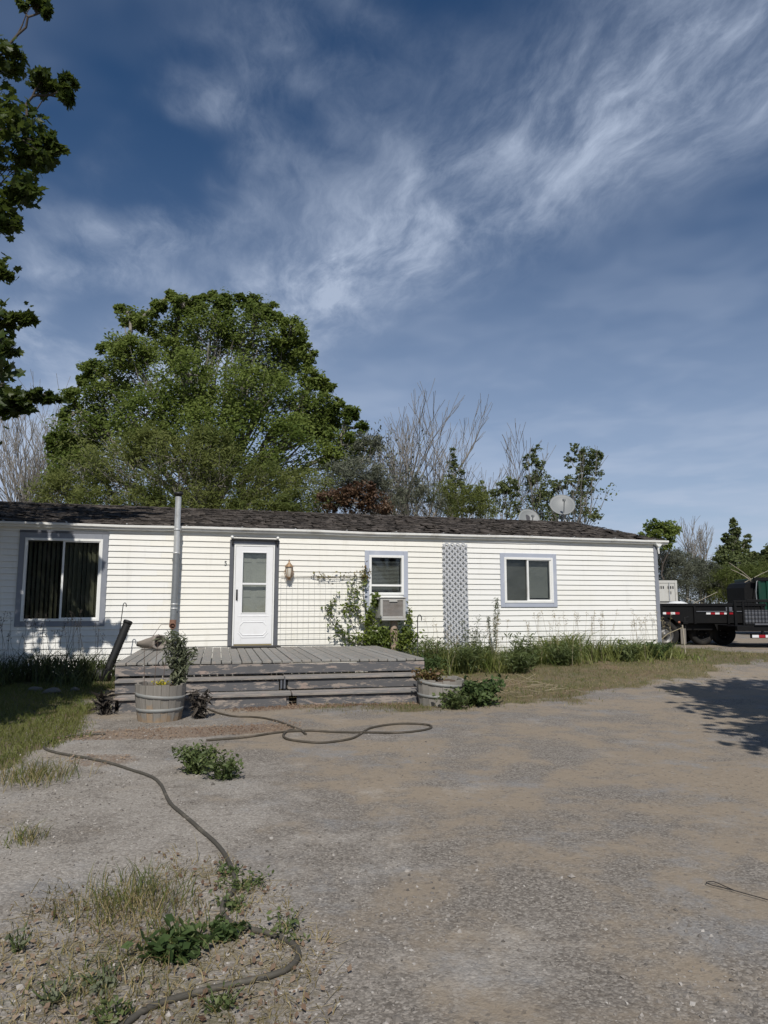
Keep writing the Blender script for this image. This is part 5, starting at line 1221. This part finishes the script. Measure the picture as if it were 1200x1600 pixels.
# ---- blades
def blade_mesh(name, pos, h, w, lean, mat, r=rng, curl=.5):
    """curved grass blades: 2 segments plus tip"""
    n = len(pos); pos = np.asarray(pos, float); h = np.broadcast_to(h, n); w = np.broadcast_to(w, n); lean = np.broadcast_to(lean, n)
    a = r.random(n)*2*np.pi; dx, dy = np.cos(a), np.sin(a); b = r.random(n)*2*np.pi; sx, sy = np.cos(b), np.sin(b)
    V = np.zeros((n, 5, 3))
    for i, (t, ww) in enumerate(((0, 1.0), (.55, .75))):
        o = lean*h*t*t*1.0; z = h*t*(1-curl*.15*t)
        for j, sg in enumerate((-1, 1)):
            V[:, i*2+j, 0] = pos[:, 0]+dx*o+sg*sx*w*ww/2; V[:, i*2+j, 1] = pos[:, 1]+dy*o+sg*sy*w*ww/2; V[:, i*2+j, 2] = pos[:, 2]+z
    o = lean*h; V[:, 4, 0] = pos[:, 0]+dx*o; V[:, 4, 1] = pos[:, 1]+dy*o; V[:, 4, 2] = pos[:, 2]+h*(1-curl*lean*.6)
    T = np.array([(0, 1, 3), (0, 3, 2), (2, 3, 4)])
    return np_mesh(name, V.reshape(-1, 3), (T[None]+(np.arange(n)*5)[:, None, None]).reshape(-1, 3), mat, False)
def on_ground(s, d):
    p = -HD*Nn[None]+np.outer(s, Un)+np.outer(d, Nn); return np.column_stack([p, gz(p[:, 0], p[:, 1])-.01])
def region(n, s0, s1, d0, d1, which, thr=.3):
    s = rng.uniform(s0, s1, n); d = rng.uniform(d0, d1, n); P = on_ground(s, d); m = ground_mask(P[:, 0], P[:, 1])[which]
    return P[m*rng.random(n)**.5 > thr*rng.random(n)+.08]
# lawn and verge (nobody could count these)
P = region(60000, 1.0, 15, -2, 6, 2, .5); n = len(P); dry = rng.random(n) < np.clip(.35+1.0*(fbm(P[:, 0]*.8+2, P[:, 1]*.8, 3)-.25)-.25*sstep(4, 9, P[:, 0]), .15, .9)
link('dry_verge_grass', blade_mesh('dry_verge_grass', P[dry], .03+.06*rng.random(dry.sum()), .006, .9, MAT['grass_dry']), label='short dry grass on the verge right of the deck', cat='grass', kind='stuff')
link('verge_grass', blade_mesh('verge_grass', P[~dry], .03+.07*rng.random((~dry).sum()), .007, .8, MAT['grass_lawn']), label='short green grass mixed into the dry verge', cat='grass', kind='stuff')
P = region(60000, -5.5, -.7, 1.5, 9.5, 3, .3); link('lawn_grass', blade_mesh('lawn_grass', P, .04+.08*rng.random(len(P)), .007, .7, MAT['grass_lawn']), label='shaded lawn grass at the left of the drive', cat='grass', kind='stuff')
P = region(16000, -1.4, 1.5, 9.0, 12.3, 4, .6); link('patchy_grass', blade_mesh('patchy_grass', P, .02+.06*rng.random(len(P)), .005, 1.0, MAT['grass_dry']), label='thin dry grass in the weedy patch by the near hose', cat='grass', kind='stuff')
# fallen leaves and twigs
pl = []
for (n, s0, s1, d0, d1, wh, th) in ((5200, -1.6, 1.7, 5.2, 6.9, 5, .9), (9000, .3, 4.4, 4.2, 5.0, 6, .6), (6000, -1.4, 1.6, 9.0, 12.4, 4, .9), (1500, 3.8, 8, 2.5, 5.5, 2, .9), (500, -1.4, 0, 6.6, 8.2, 1, .5)):
    pl.append(region(n, s0, s1, d0, d1, wh, th))
P = np.concatenate(pl); P[:, 2] += .018+.012*rng.random(len(P))
link('fallen_leaves', scatter_mesh('fallen_leaves', [(-.5, 0, .06), (-.1, -.3, 0), (.5, 0, .1), (-.1, .3, .05)], [(0, 1, 2), (0, 2, 3)], P, rand_rot(len(P), 2.5), .011+.024*rng.random(len(P))**2.2, MAT['dead_leaf']), label='fallen brown leaves scattered over the drive and by the steps', cat='leaves', kind='stuff')
# loose gravel
OCT = ([(1, 0, 0), (-1, 0, 0), (0, 1, 0), (0, -1, 0), (0, 0, .7), (0, 0, -.5)], [(0, 2, 4), (2, 1, 4), (1, 3, 4), (3, 0, 4), (2, 0, 5), (1, 2, 5), (3, 1, 5), (0, 3, 5)])
def gravel_mat():
    m, gn = newmat('gravel'); r_ = gn.n('ShaderNodeNewGeometry').outputs['Random Per Island']; cr = gn.n('ShaderNodeValToRGB', {0: r_}); e = cr.color_ramp.elements
    e[0].color = (.10, .09, .08, 1); e[1].color = (.40, .375, .345, 1); q = e.new(.75); q.color = (.25, .225, .20, 1)
    finish(gn, cr.outputs[0], .9, spec=.2)
gravel_mat()
Yg = 2.3+8.5*rng.random(30000)**1.7; Xg = rng.uniform(-.58, .62, 30000)*Yg+rng.normal(size=30000)*.05
sg, dg_ = to_sd(Xg, Yg); dens = fbm(Xg*.8+7, Yg*.8, 4)+.25*sstep(1.2, -.6, sg); keep = dens-.16*sstep(.3, 1.6, sg) > .40+.35*rng.random(30000)
keep &= (dg_ > 4.6); Xg, Yg = Xg[keep], Yg[keep]; n = len(Xg); sz = .0035+.008*rng.random(n)**2.5; sz[rng.random(n) < .012] *= 1.9
P = np.column_stack([Xg, Yg, gz(Xg, Yg)+sz*.2])
link('loose_gravel', scatter_mesh('loose_gravel', *OCT, P, rand_rot(n, 1.0), np.column_stack([sz*(.8+.6*rng.random(n)), sz, sz*.8]), MAT['gravel']), label='loose gravel and small stones strewn over the drive', cat='gravel', kind='stuff')

# ---- tall growth against the house
def clump(name, s, d, n, h, rad, lean, mat, label, w=.014, cat='plant', group=None, stalks=0, stalk_h=1.0, sd=1, head='straw'):
    r = np.random.default_rng(sd); b = WG(s, d); root = empty(name, b, HA, label=label, cat=cat, group=group)
    q = r.normal(size=(n, 2))*rad*.5; P = np.column_stack([q, np.zeros(n)-.02])
    tag(link('blades', blade_mesh('blades', P, h*(.55+.55*r.random(n)), w*(.7+.6*r.random(n)), lean*(.5+r.random(n)), MAT[mat], r, .7), root), kind='stuff')
    if stalks:
        segs = []; hp = []
        for i in range(stalks):
            x_, y_ = r.normal(size=2)*rad*.5; hh = stalk_h*(.7+.4*r.random()); dx = r.normal()*.14*hh; p = limb(segs, (x_, y_, 0), (x_+dx, y_+r.normal()*.05, hh), .0035, .002, 4, .03, random.Random(sd*100+i))
            for kq in range(9): hp.append(p[-1]+np.array([r.normal()*.02, r.normal()*.02, -.16*r.random()]))
        link('stalks', tube_mesh('stalks', segs, MAT[head], 4), root, kind='stuff'); hp = np.array(hp)
        link('seed_heads', scatter_mesh('seed_heads', *LEAF_NARROW, hp, rand_rot(len(hp), 0, r), .05, MAT[head]), root, kind='stuff')
    return root
# dark strap-leaved clumps in the shaded bed on the left
for i, (s, d, n, h, lab) in enumerate(((-3.2, .9, 260, .75, 'dark strap leaved clump at the left picture edge'), (-2.75, 1.3, 240, .62, 'second strap leaved clump from the left edge'), (-2.2, .8, 280, .72, 'strap leaved clump under the middle of the wide window'), (-1.75, 1.1, 280, .68, 'strap leaved clump under the right half of the wide window'), (-1.35, .7, 260, .62, 'sunlit strap leaved clump left of the black drain pipe'), (-3.0, 1.9, 200, .5, 'low strap leaved clump at the front of the shaded bed'), (-1.6, 1.75, 160, .42, 'small strap leaved clump in front of the black drain pipe'))):
    clump('daylily_clump', s, d, n, h, .42, .75, 'grass_dark', lab, .018, stalks=9 if i in (0, 1, 4) else 5, stalk_h=1.08, sd=100+i, group='strap leaved clumps in the shaded bed', head='dark_dead')
# tall grass along the right part of the wall: one mass
r_ = np.random.default_rng(5); n = 5200; s = r_.uniform(4.0, 10.75, n); d = np.abs(r_.normal(size=n))*.55+.05
prof_h = np.interp(s, [4.0, 4.6, 5.4, 6.2, 7, 7.8, 8.4, 8.8, 9.3, 9.9, 10.5], [.75, .9, .95, .85, .55, .75, .95, .55, .7, .55, .45])
h = prof_h*(.24+.52*r_.random(n))*(.25+1.5*fbm(s*2.2, d*2.2+4, 2)); kp = d < 1.75
P = on_ground(s[kp], d[kp]); link('tall_grass', blade_mesh('tall_grass', P, h[kp], .015+.014*r_.random(kp.sum()), .45+.9*r_.random(kp.sum()), MAT['grass_tall'], r_, .6), label='tall grass growing along the wall right of the deck', cat='grass', kind='stuff')
for i, (s, d, n, h, lab) in enumerate(((7.6, 1.2, 170, .5, 'low grass tussock under the middle of the right window'), (5.9, 1.6, 170, .62, 'grass tussock before the grey weed bush at the lattice'), (8.45, .9, 190, .72, 'arching grass tussock under the right end of the right window'), (9.35, .9, 200, .62, 'arching grass tussock between the right window and the house corner'), (10.1, .6, 150, .50, 'grass tussock nearest the house corner'), (7.0, .9, 150, .6, 'grass tussock under the left edge of the right window'), (5.0, 1.2, 170, .8, 'grass tussock beside the iron plant hook'))):
    clump('grass_tussock', s, d, n, h, .34, .7, 'grass_tall', lab, .016, cat='grass tussock', group='grass tussocks along the right wall', stalks=10, stalk_h=.98, sd=120+i)
# bushy weeds
def weed(name, base, h, n, w, mat, label, leaf=LEAF_NARROW, lsz=.07, stems=7, spread=.5, sd=1, stemmat='leaf_weed', cat='weed', up=.3, start=.15):
    r = np.random.default_rng(sd); rr = random.Random(sd); root = empty(name, base, rr.uniform(0, 6), label=label, cat=cat); segs = []; L = []
    for i in range(stems):
        a = 2*math.pi*i/stems+rr.uniform(-.4, .4); e = np.array([math.cos(a)*w*rr.uniform(.2, 1), math.sin(a)*w*rr.uniform(.2, 1), h*rr.uniform(.6, 1.05)])
        p = limb(segs, (0, 0, -.02), e*np.array([1, 1, 1]), .006, .0025, 5, .05, rr)
        m = n//stems; t = start+(1-start)*r.random(m)**.8
        pp = np.array(p); ii = np.clip((t*5).astype(int), 0, 4); ff = (t*5-ii)[:, None]; q = pp[ii]*(1-ff)+pp[ii+1]*ff
        L.append(q+r.normal(size=(m, 3))*np.array([spread, spread, spread*.6])*w*.35)
    L = np.concatenate(L); L[:, 2] = np.maximum(L[:, 2], .01)
    link('stem', tube_mesh('stem', segs, MAT[stemmat], 4), root)
    link('foliage', scatter_mesh('foliage', *leaf, L, rand_rot(len(L), up, r), lsz*(.6+.8*r.random(len(L))), MAT[mat]), root); return root
BX = b1.location
weed('willow_leaf_plant', (BX.x+.20, BX.y+.03, BX.z+.40), .64, 950, .19, 'leaf_willow', 'leafy grey green plant growing in the left barrel planter', LEAF_NARROW, .095, 9, .55, 201, cat='plant', start=.05)
weed('yellow_flower', (BX.x+.05, BX.y-.12, BX.z+.41), .08, 130, .13, 'yellow_flower', 'low yellow flowers at the front of the left barrel planter', LEAF_OVAL, .03, 8, .6, 202, cat='plant')
weed('dead_plant', (BX.x+.44, BX.y+.12, gzf(BX.x+.44, BX.y+.12)), .34, 240, .15, 'dark_dead', 'dark dead plant slumped between the left barrel and the steps', LEAF_NARROW, .13, 12, .5, 203, 'dark_dead', cat='plant', start=0)
mb = MB()
for i, (x_, y_, hh, ln) in enumerate(((-.10, .05, .62, .03), (-.02, .12, .66, .06), (-.2, .0, .5, -.02))):
    mb.tube([(x_, y_, .35), (x_+ln*.5, y_, .35+hh*.6), (x_+ln, y_, .35+hh)], .0035, 5)
mb.tube([(-.17, .0, .85), (-.05, .05, .95), (.04, .12, 1.0)], .003, 5)
o = mb.build('wire_support', MAT['wire_rust'], label='rusty wire plant support standing in the left barrel planter', cat='wire'); o.location = BX
sp_b = WG(-.86, 4.45, 0); weed('spiky_plant', sp_b, .26, 50, .18, 'dark_dead', 'dark spiky plant on the ground left of the left barrel planter', ([(-.5, 0, 0), (0, -.09, .05), (.5, 0, -.1), (0, .09, .05)], [(0, 1, 2), (0, 2, 3)]), .24, 8, .3, 204, 'dark_dead', cat='plant')
B2 = b2.location
weed('barrel_weed', (B2.x-.16, B2.y-.05, B2.z+.33), .15, 520, .26, 'leaf_vine_dry', 'dry yellowish weeds spilling over the right barrel planter', LEAF_OVAL, .06, 12, .5, 205, cat='weed')
wb = WG(3.95, 5.0); weed('leafy_weed', wb, .30, 1300, .36, 'leaf_broad', 'dark green weeds crowding the front of the right barrel', LEAF_OVAL, .075, 16, .6, 206)
wb = WG(3.55, 5.22); weed('leafy_weed', wb, .22, 500, .28, 'leaf_weed', 'low weeds at the foot of the right barrel staves', LEAF_OVAL, .06, 10, .6, 207)
weed('leafy_weed', gp(-1.52, 5.98), .22, 850, .20, 'leaf_weed', 'bushy green weed growing alone in the gravel', LEAF_OVAL, .042, 16, .5, 208)
weed('leafy_weed', gp(-1.25, 5.78), .15, 560, .18, 'leaf_weed', 'smaller right lobe of green weed in the gravel before the looped hose', LEAF_OVAL, .038, 14, .5, 209)
weed('broadleaf_weed', gp(-.80, 2.98), .075, 380, .15, 'leaf_broad', 'broad leaved dark green weed beside the near hose bend', LEAF_OVAL, .048, 16, .5, 210)
weed('broadleaf_weed', gp(-.66, 3.10), .06, 200, .09, 'leaf_broad', 'small broad leaved weed touching the near hose', LEAF_OVAL, .04, 10, .5, 211)
for i, (x_, y_, h, w_, n, m_, lab) in enumerate(((-.68, 3.62, .06, .16, 160, 'leaf_weed', 'low weed right of the tawny tuft by the hose'), (-.68, 3.40, .05, .09, 130, 'leaf_weed', 'low creeping weed against the inside of the hose'), (-.42, 3.12, .05, .15, 110, 'leaf_weed', 'low weed just outside the hose bend'), (-1.13, 2.62, .06, .08, 60, 'leaf_willow', 'pale weed rosette in the near left gravel'), (-1.0, 2.72, .05, .1, 90, 'leaf_willow', 'dusty weed between the tawny tuft and the picture bottom'), (-.88, 2.52, .06, .1, 90, 'leaf_weed', 'weed at the bottom left near the hose end'), (-1.42, 2.95, .10, .06, 40, 'leaf_willow', 'thin grey weed at the left picture edge'), (-.55, 2.62, .05, .1, 80, 'leaf_weed', 'weed sprig lying over the near hose'), (-.78, 3.78, .05, .08, 60, 'leaf_broad', 'tiny dark weed above the tawny tuft'))):
    weed('small_weed', gp(x_, y_), h, n, w_, m_, lab, LEAF_OVAL, .024, 8, .6, 220+i)
# tufts
def tuft(x_, y_, n, h, rad, lab, sd, mat='grass_dry', w=.005, lean=.9):
    r = np.random.default_rng(sd); b = gp(x_, y_); root = empty('grass_tuft', b, 0, label=lab, cat='grass tuft'); q = r.normal(size=(n, 2))*rad*.5
    gr = r.random(n) < .55
    for m_, sel, nm in (('grass_lawn', gr, 'green_blades'), (mat, ~gr, 'dry_blades')):
        P = np.column_stack([q[sel], np.full(sel.sum(), -.015)]); link(nm, blade_mesh(nm, P, h*(.4+.7*r.random(sel.sum())), w, lean*(.4+r.random(sel.sum())), MAT[m_], r), root, kind='stuff')
for i, (s, d, h, w_, n, m_, lab) in enumerate(((4.75, .9, .62, .34, 900, 'leaf_weed', 'leafy weed bush right beside the cooler post'), (6.15, 1.9, .42, .36, 800, 'leaf_weed', 'low leafy weed bush before the tall thin weed stalk'), (7.35, 1.4, .45, .38, 800, 'leaf_weed', 'leafy weed bush under the left half of the right window'), (8.9, 1.2, .42, .34, 700, 'leaf_weed', 'leafy weed bush midway between right window and corner'), (9.8, 1.0, .38, .32, 650, 'leaf_broad', 'dark leafy weed bush close to the house corner'), (4.35, 1.9, .40, .32, 800, 'leaf_broad', 'dark leafy weed bush behind the iron plant hook'))):
    weed('leafy_weed', WG(s, d), h, n, w_, m_, lab, LEAF_NARROW, .105, 12, .55, 240+i)
# flattened straw in the weedy patch
P = region(5200, -1.3, 1.4, 9.2, 12.3, 4, .7); n = len(P); P[:, 2] += .012; a_ = rng.random(n)*6.28; L_ = .03+.09*rng.random(n)
link('flattened_straw', tube_mesh('flattened_straw', np.column_stack([P, P[:, 0]+L_*np.cos(a_), P[:, 1]+L_*np.sin(a_), P[:, 2]+.006*rng.normal(size=n), np.full(n, .0016), np.full(n, .0010)]), MAT['straw'], 3), label='flattened dry straw in the weedy patch by the hose', cat='straw', kind='stuff')
tuft(-1.15, 3.42, 520, .19, .30, 'tawny grass tuft in the weedy patch left of the hose', 301)
tuft(-2.72, 5.72, 420, .22, .32, 'dry grass tuft beside the lawn edge left of the hose', 302)
tuft(-2.05, 4.28, 120, .15, .12, 'sparse grass tuft at the left picture edge on the gravel', 303)
tuft(-.92, 3.02, 200, .12, .24, 'short dry tuft beside the broad leaved weed', 304)
tuft(-1.0, 2.72, 200, .10, .24, 'trampled dry tuft low in the weedy patch', 305)
# tall weed stalks by the lattice
weed('tall_weed', WG(6.15, .75), 1.30, 420, .12, 'leaf_willow', 'tall thin weed stalk right of the lattice panel', LEAF_NARROW, .075, 3, .5, 231, start=.35)
weed('tall_weed', WG(5.75, .65), .98, 520, .30, 'leaf_willow', 'grey weed bush in front of the lattice panel foot', LEAF_NARROW, .08, 8, .5, 232)
weed('leafy_weed', WG(5.3, 1.5), .55, 900, .40, 'leaf_weed', 'green weed bush between the iron hook and the lattice', LEAF_NARROW, .10, 12, .5, 233)
weed('tall_weed', WG(6.6, 1.3), .62, 800, .42, 'leaf_weed', 'broad green weed bush left of the right window', LEAF_NARROW, .10, 12, .5, 234)
# vine on the trellis and round the cooler
def vine():
    r = np.random.default_rng(9); rr = random.Random(9); root = empty('climbing_vine', WG(3.9, .3), HA, label='green climbing vine sprawling over the wire trellis and cooler post', cat='vine')
    o = np.array(W(3.9, .3)); segs = []; L = []; Dd = []
    def loc(s, d, z): return np.array([s-3.9, -(d-.3), z-root.location.z])
    strands = [[(3.7, .2, .5), (3.66, .12, 1.1), (3.6, .09, 1.6), (3.62, .09, 2.0)], [(3.6, .15, .6), (3.35, .1, 1.0), (3.3, .09, 1.45), (3.42, .09, 1.85)], [(3.5, .15, .6), (3.1, .1, .95), (2.95, .08, 1.25), (3.05, .08, 1.55)],
               [(3.4, .15, .65), (3.2, .1, .8), (2.95, .09, 1.0), (2.85, .08, 1.3)], [(3.62, .1, 1.9), (3.3, .09, 1.93), (2.9, .09, 1.9), (2.55, .08, 1.93)], [(3.55, .12, 1.0), (3.42, .1, 1.25), (3.25, .1, 1.35), (3.15, .1, 1.2)], [(3.7, .2, .8), (3.5, .15, 1.2), (3.4, .12, 1.5), (3.45, .1, 1.7)], [(3.6, .2, .6), (3.3, .16, .62), (3.15, .14, .75), (2.9, .1, .7)]]
    for si, st in enumerate(strands):
        pts = catmull([loc(*q) for q in st], 8)
        for i in range(len(pts)-1): segs.append([*pts[i], *pts[i+1], .006, .005])
        pts = np.array(pts); m = 75 if si not in (4,) else 70; c = pts[r.integers(0, len(pts), m)]; c = c+r.normal(size=(m, 3))*np.array([.05, .025, .055]); c[:, 1] = np.minimum(c[:, 1], .26)
        (Dd if si == 4 else L).append(c)
    for (s, d, z, rs, rd, rz_, n) in ((3.85, .35, .70, .28, .22, .26, 760), (4.45, .3, .66, .24, .2, .30, 640), (3.72, .18, 1.08, .11, .10, .26, 200), (4.15, .2, .62, .34, .15, .28, 420), (4.55, .15, 1.1, .06, .08, .2, 110), (3.6, .4, .68, .22, .2, .10, 300), (3.85, .2, 1.42, .10, .1, .14, 240)):
        L.append(loc(s, d, z)+r.normal(size=(n, 3))*np.array([rs, rd, rz_])*.5)
    c = loc(3.66, .1, 2.0)+r.normal(size=(60, 3))*np.array([.05, .03, .09]); Dd.append(c)
    link('stems', tube_mesh('stems', segs, MAT['bark_dark'], 5), root)
    L = np.concatenate(L); L = L[L[:, 1] < .28]; link('leaves', scatter_mesh('leaves', *LEAF_OVAL, L, rand_rot(len(L), .3, r), .075*(.6+.8*r.random(len(L))), MAT['leaf_vine']), root)
    Dd = np.concatenate(Dd); link('dry_leaves', scatter_mesh('dry_leaves', *LEAF_OVAL, Dd, rand_rot(len(Dd), .2, r), .06*(.6+.8*r.random(len(Dd))), MAT['leaf_vine_dry']), root)
vine()
# straw and dead stems heaped right of the barrel
r_ = np.random.default_rng(77); segs = []
for i in range(110):
    q = WG(3.6+r_.random()*2.4, 2.7+r_.random()*1.9, .02+.05*r_.random()); a = r_.random()*6.28; L_ = .12+.3*r_.random(); segs.append([q.x, q.y, q.z, q.x+L_*math.cos(a), q.y+L_*math.sin(a), q.z+.05*r_.normal(), .004, .003])
link('dead_stems', tube_mesh('dead_stems', segs, MAT['straw'], 4), label='pale dead stems lying behind the right barrel', cat='straw', kind='stuff')
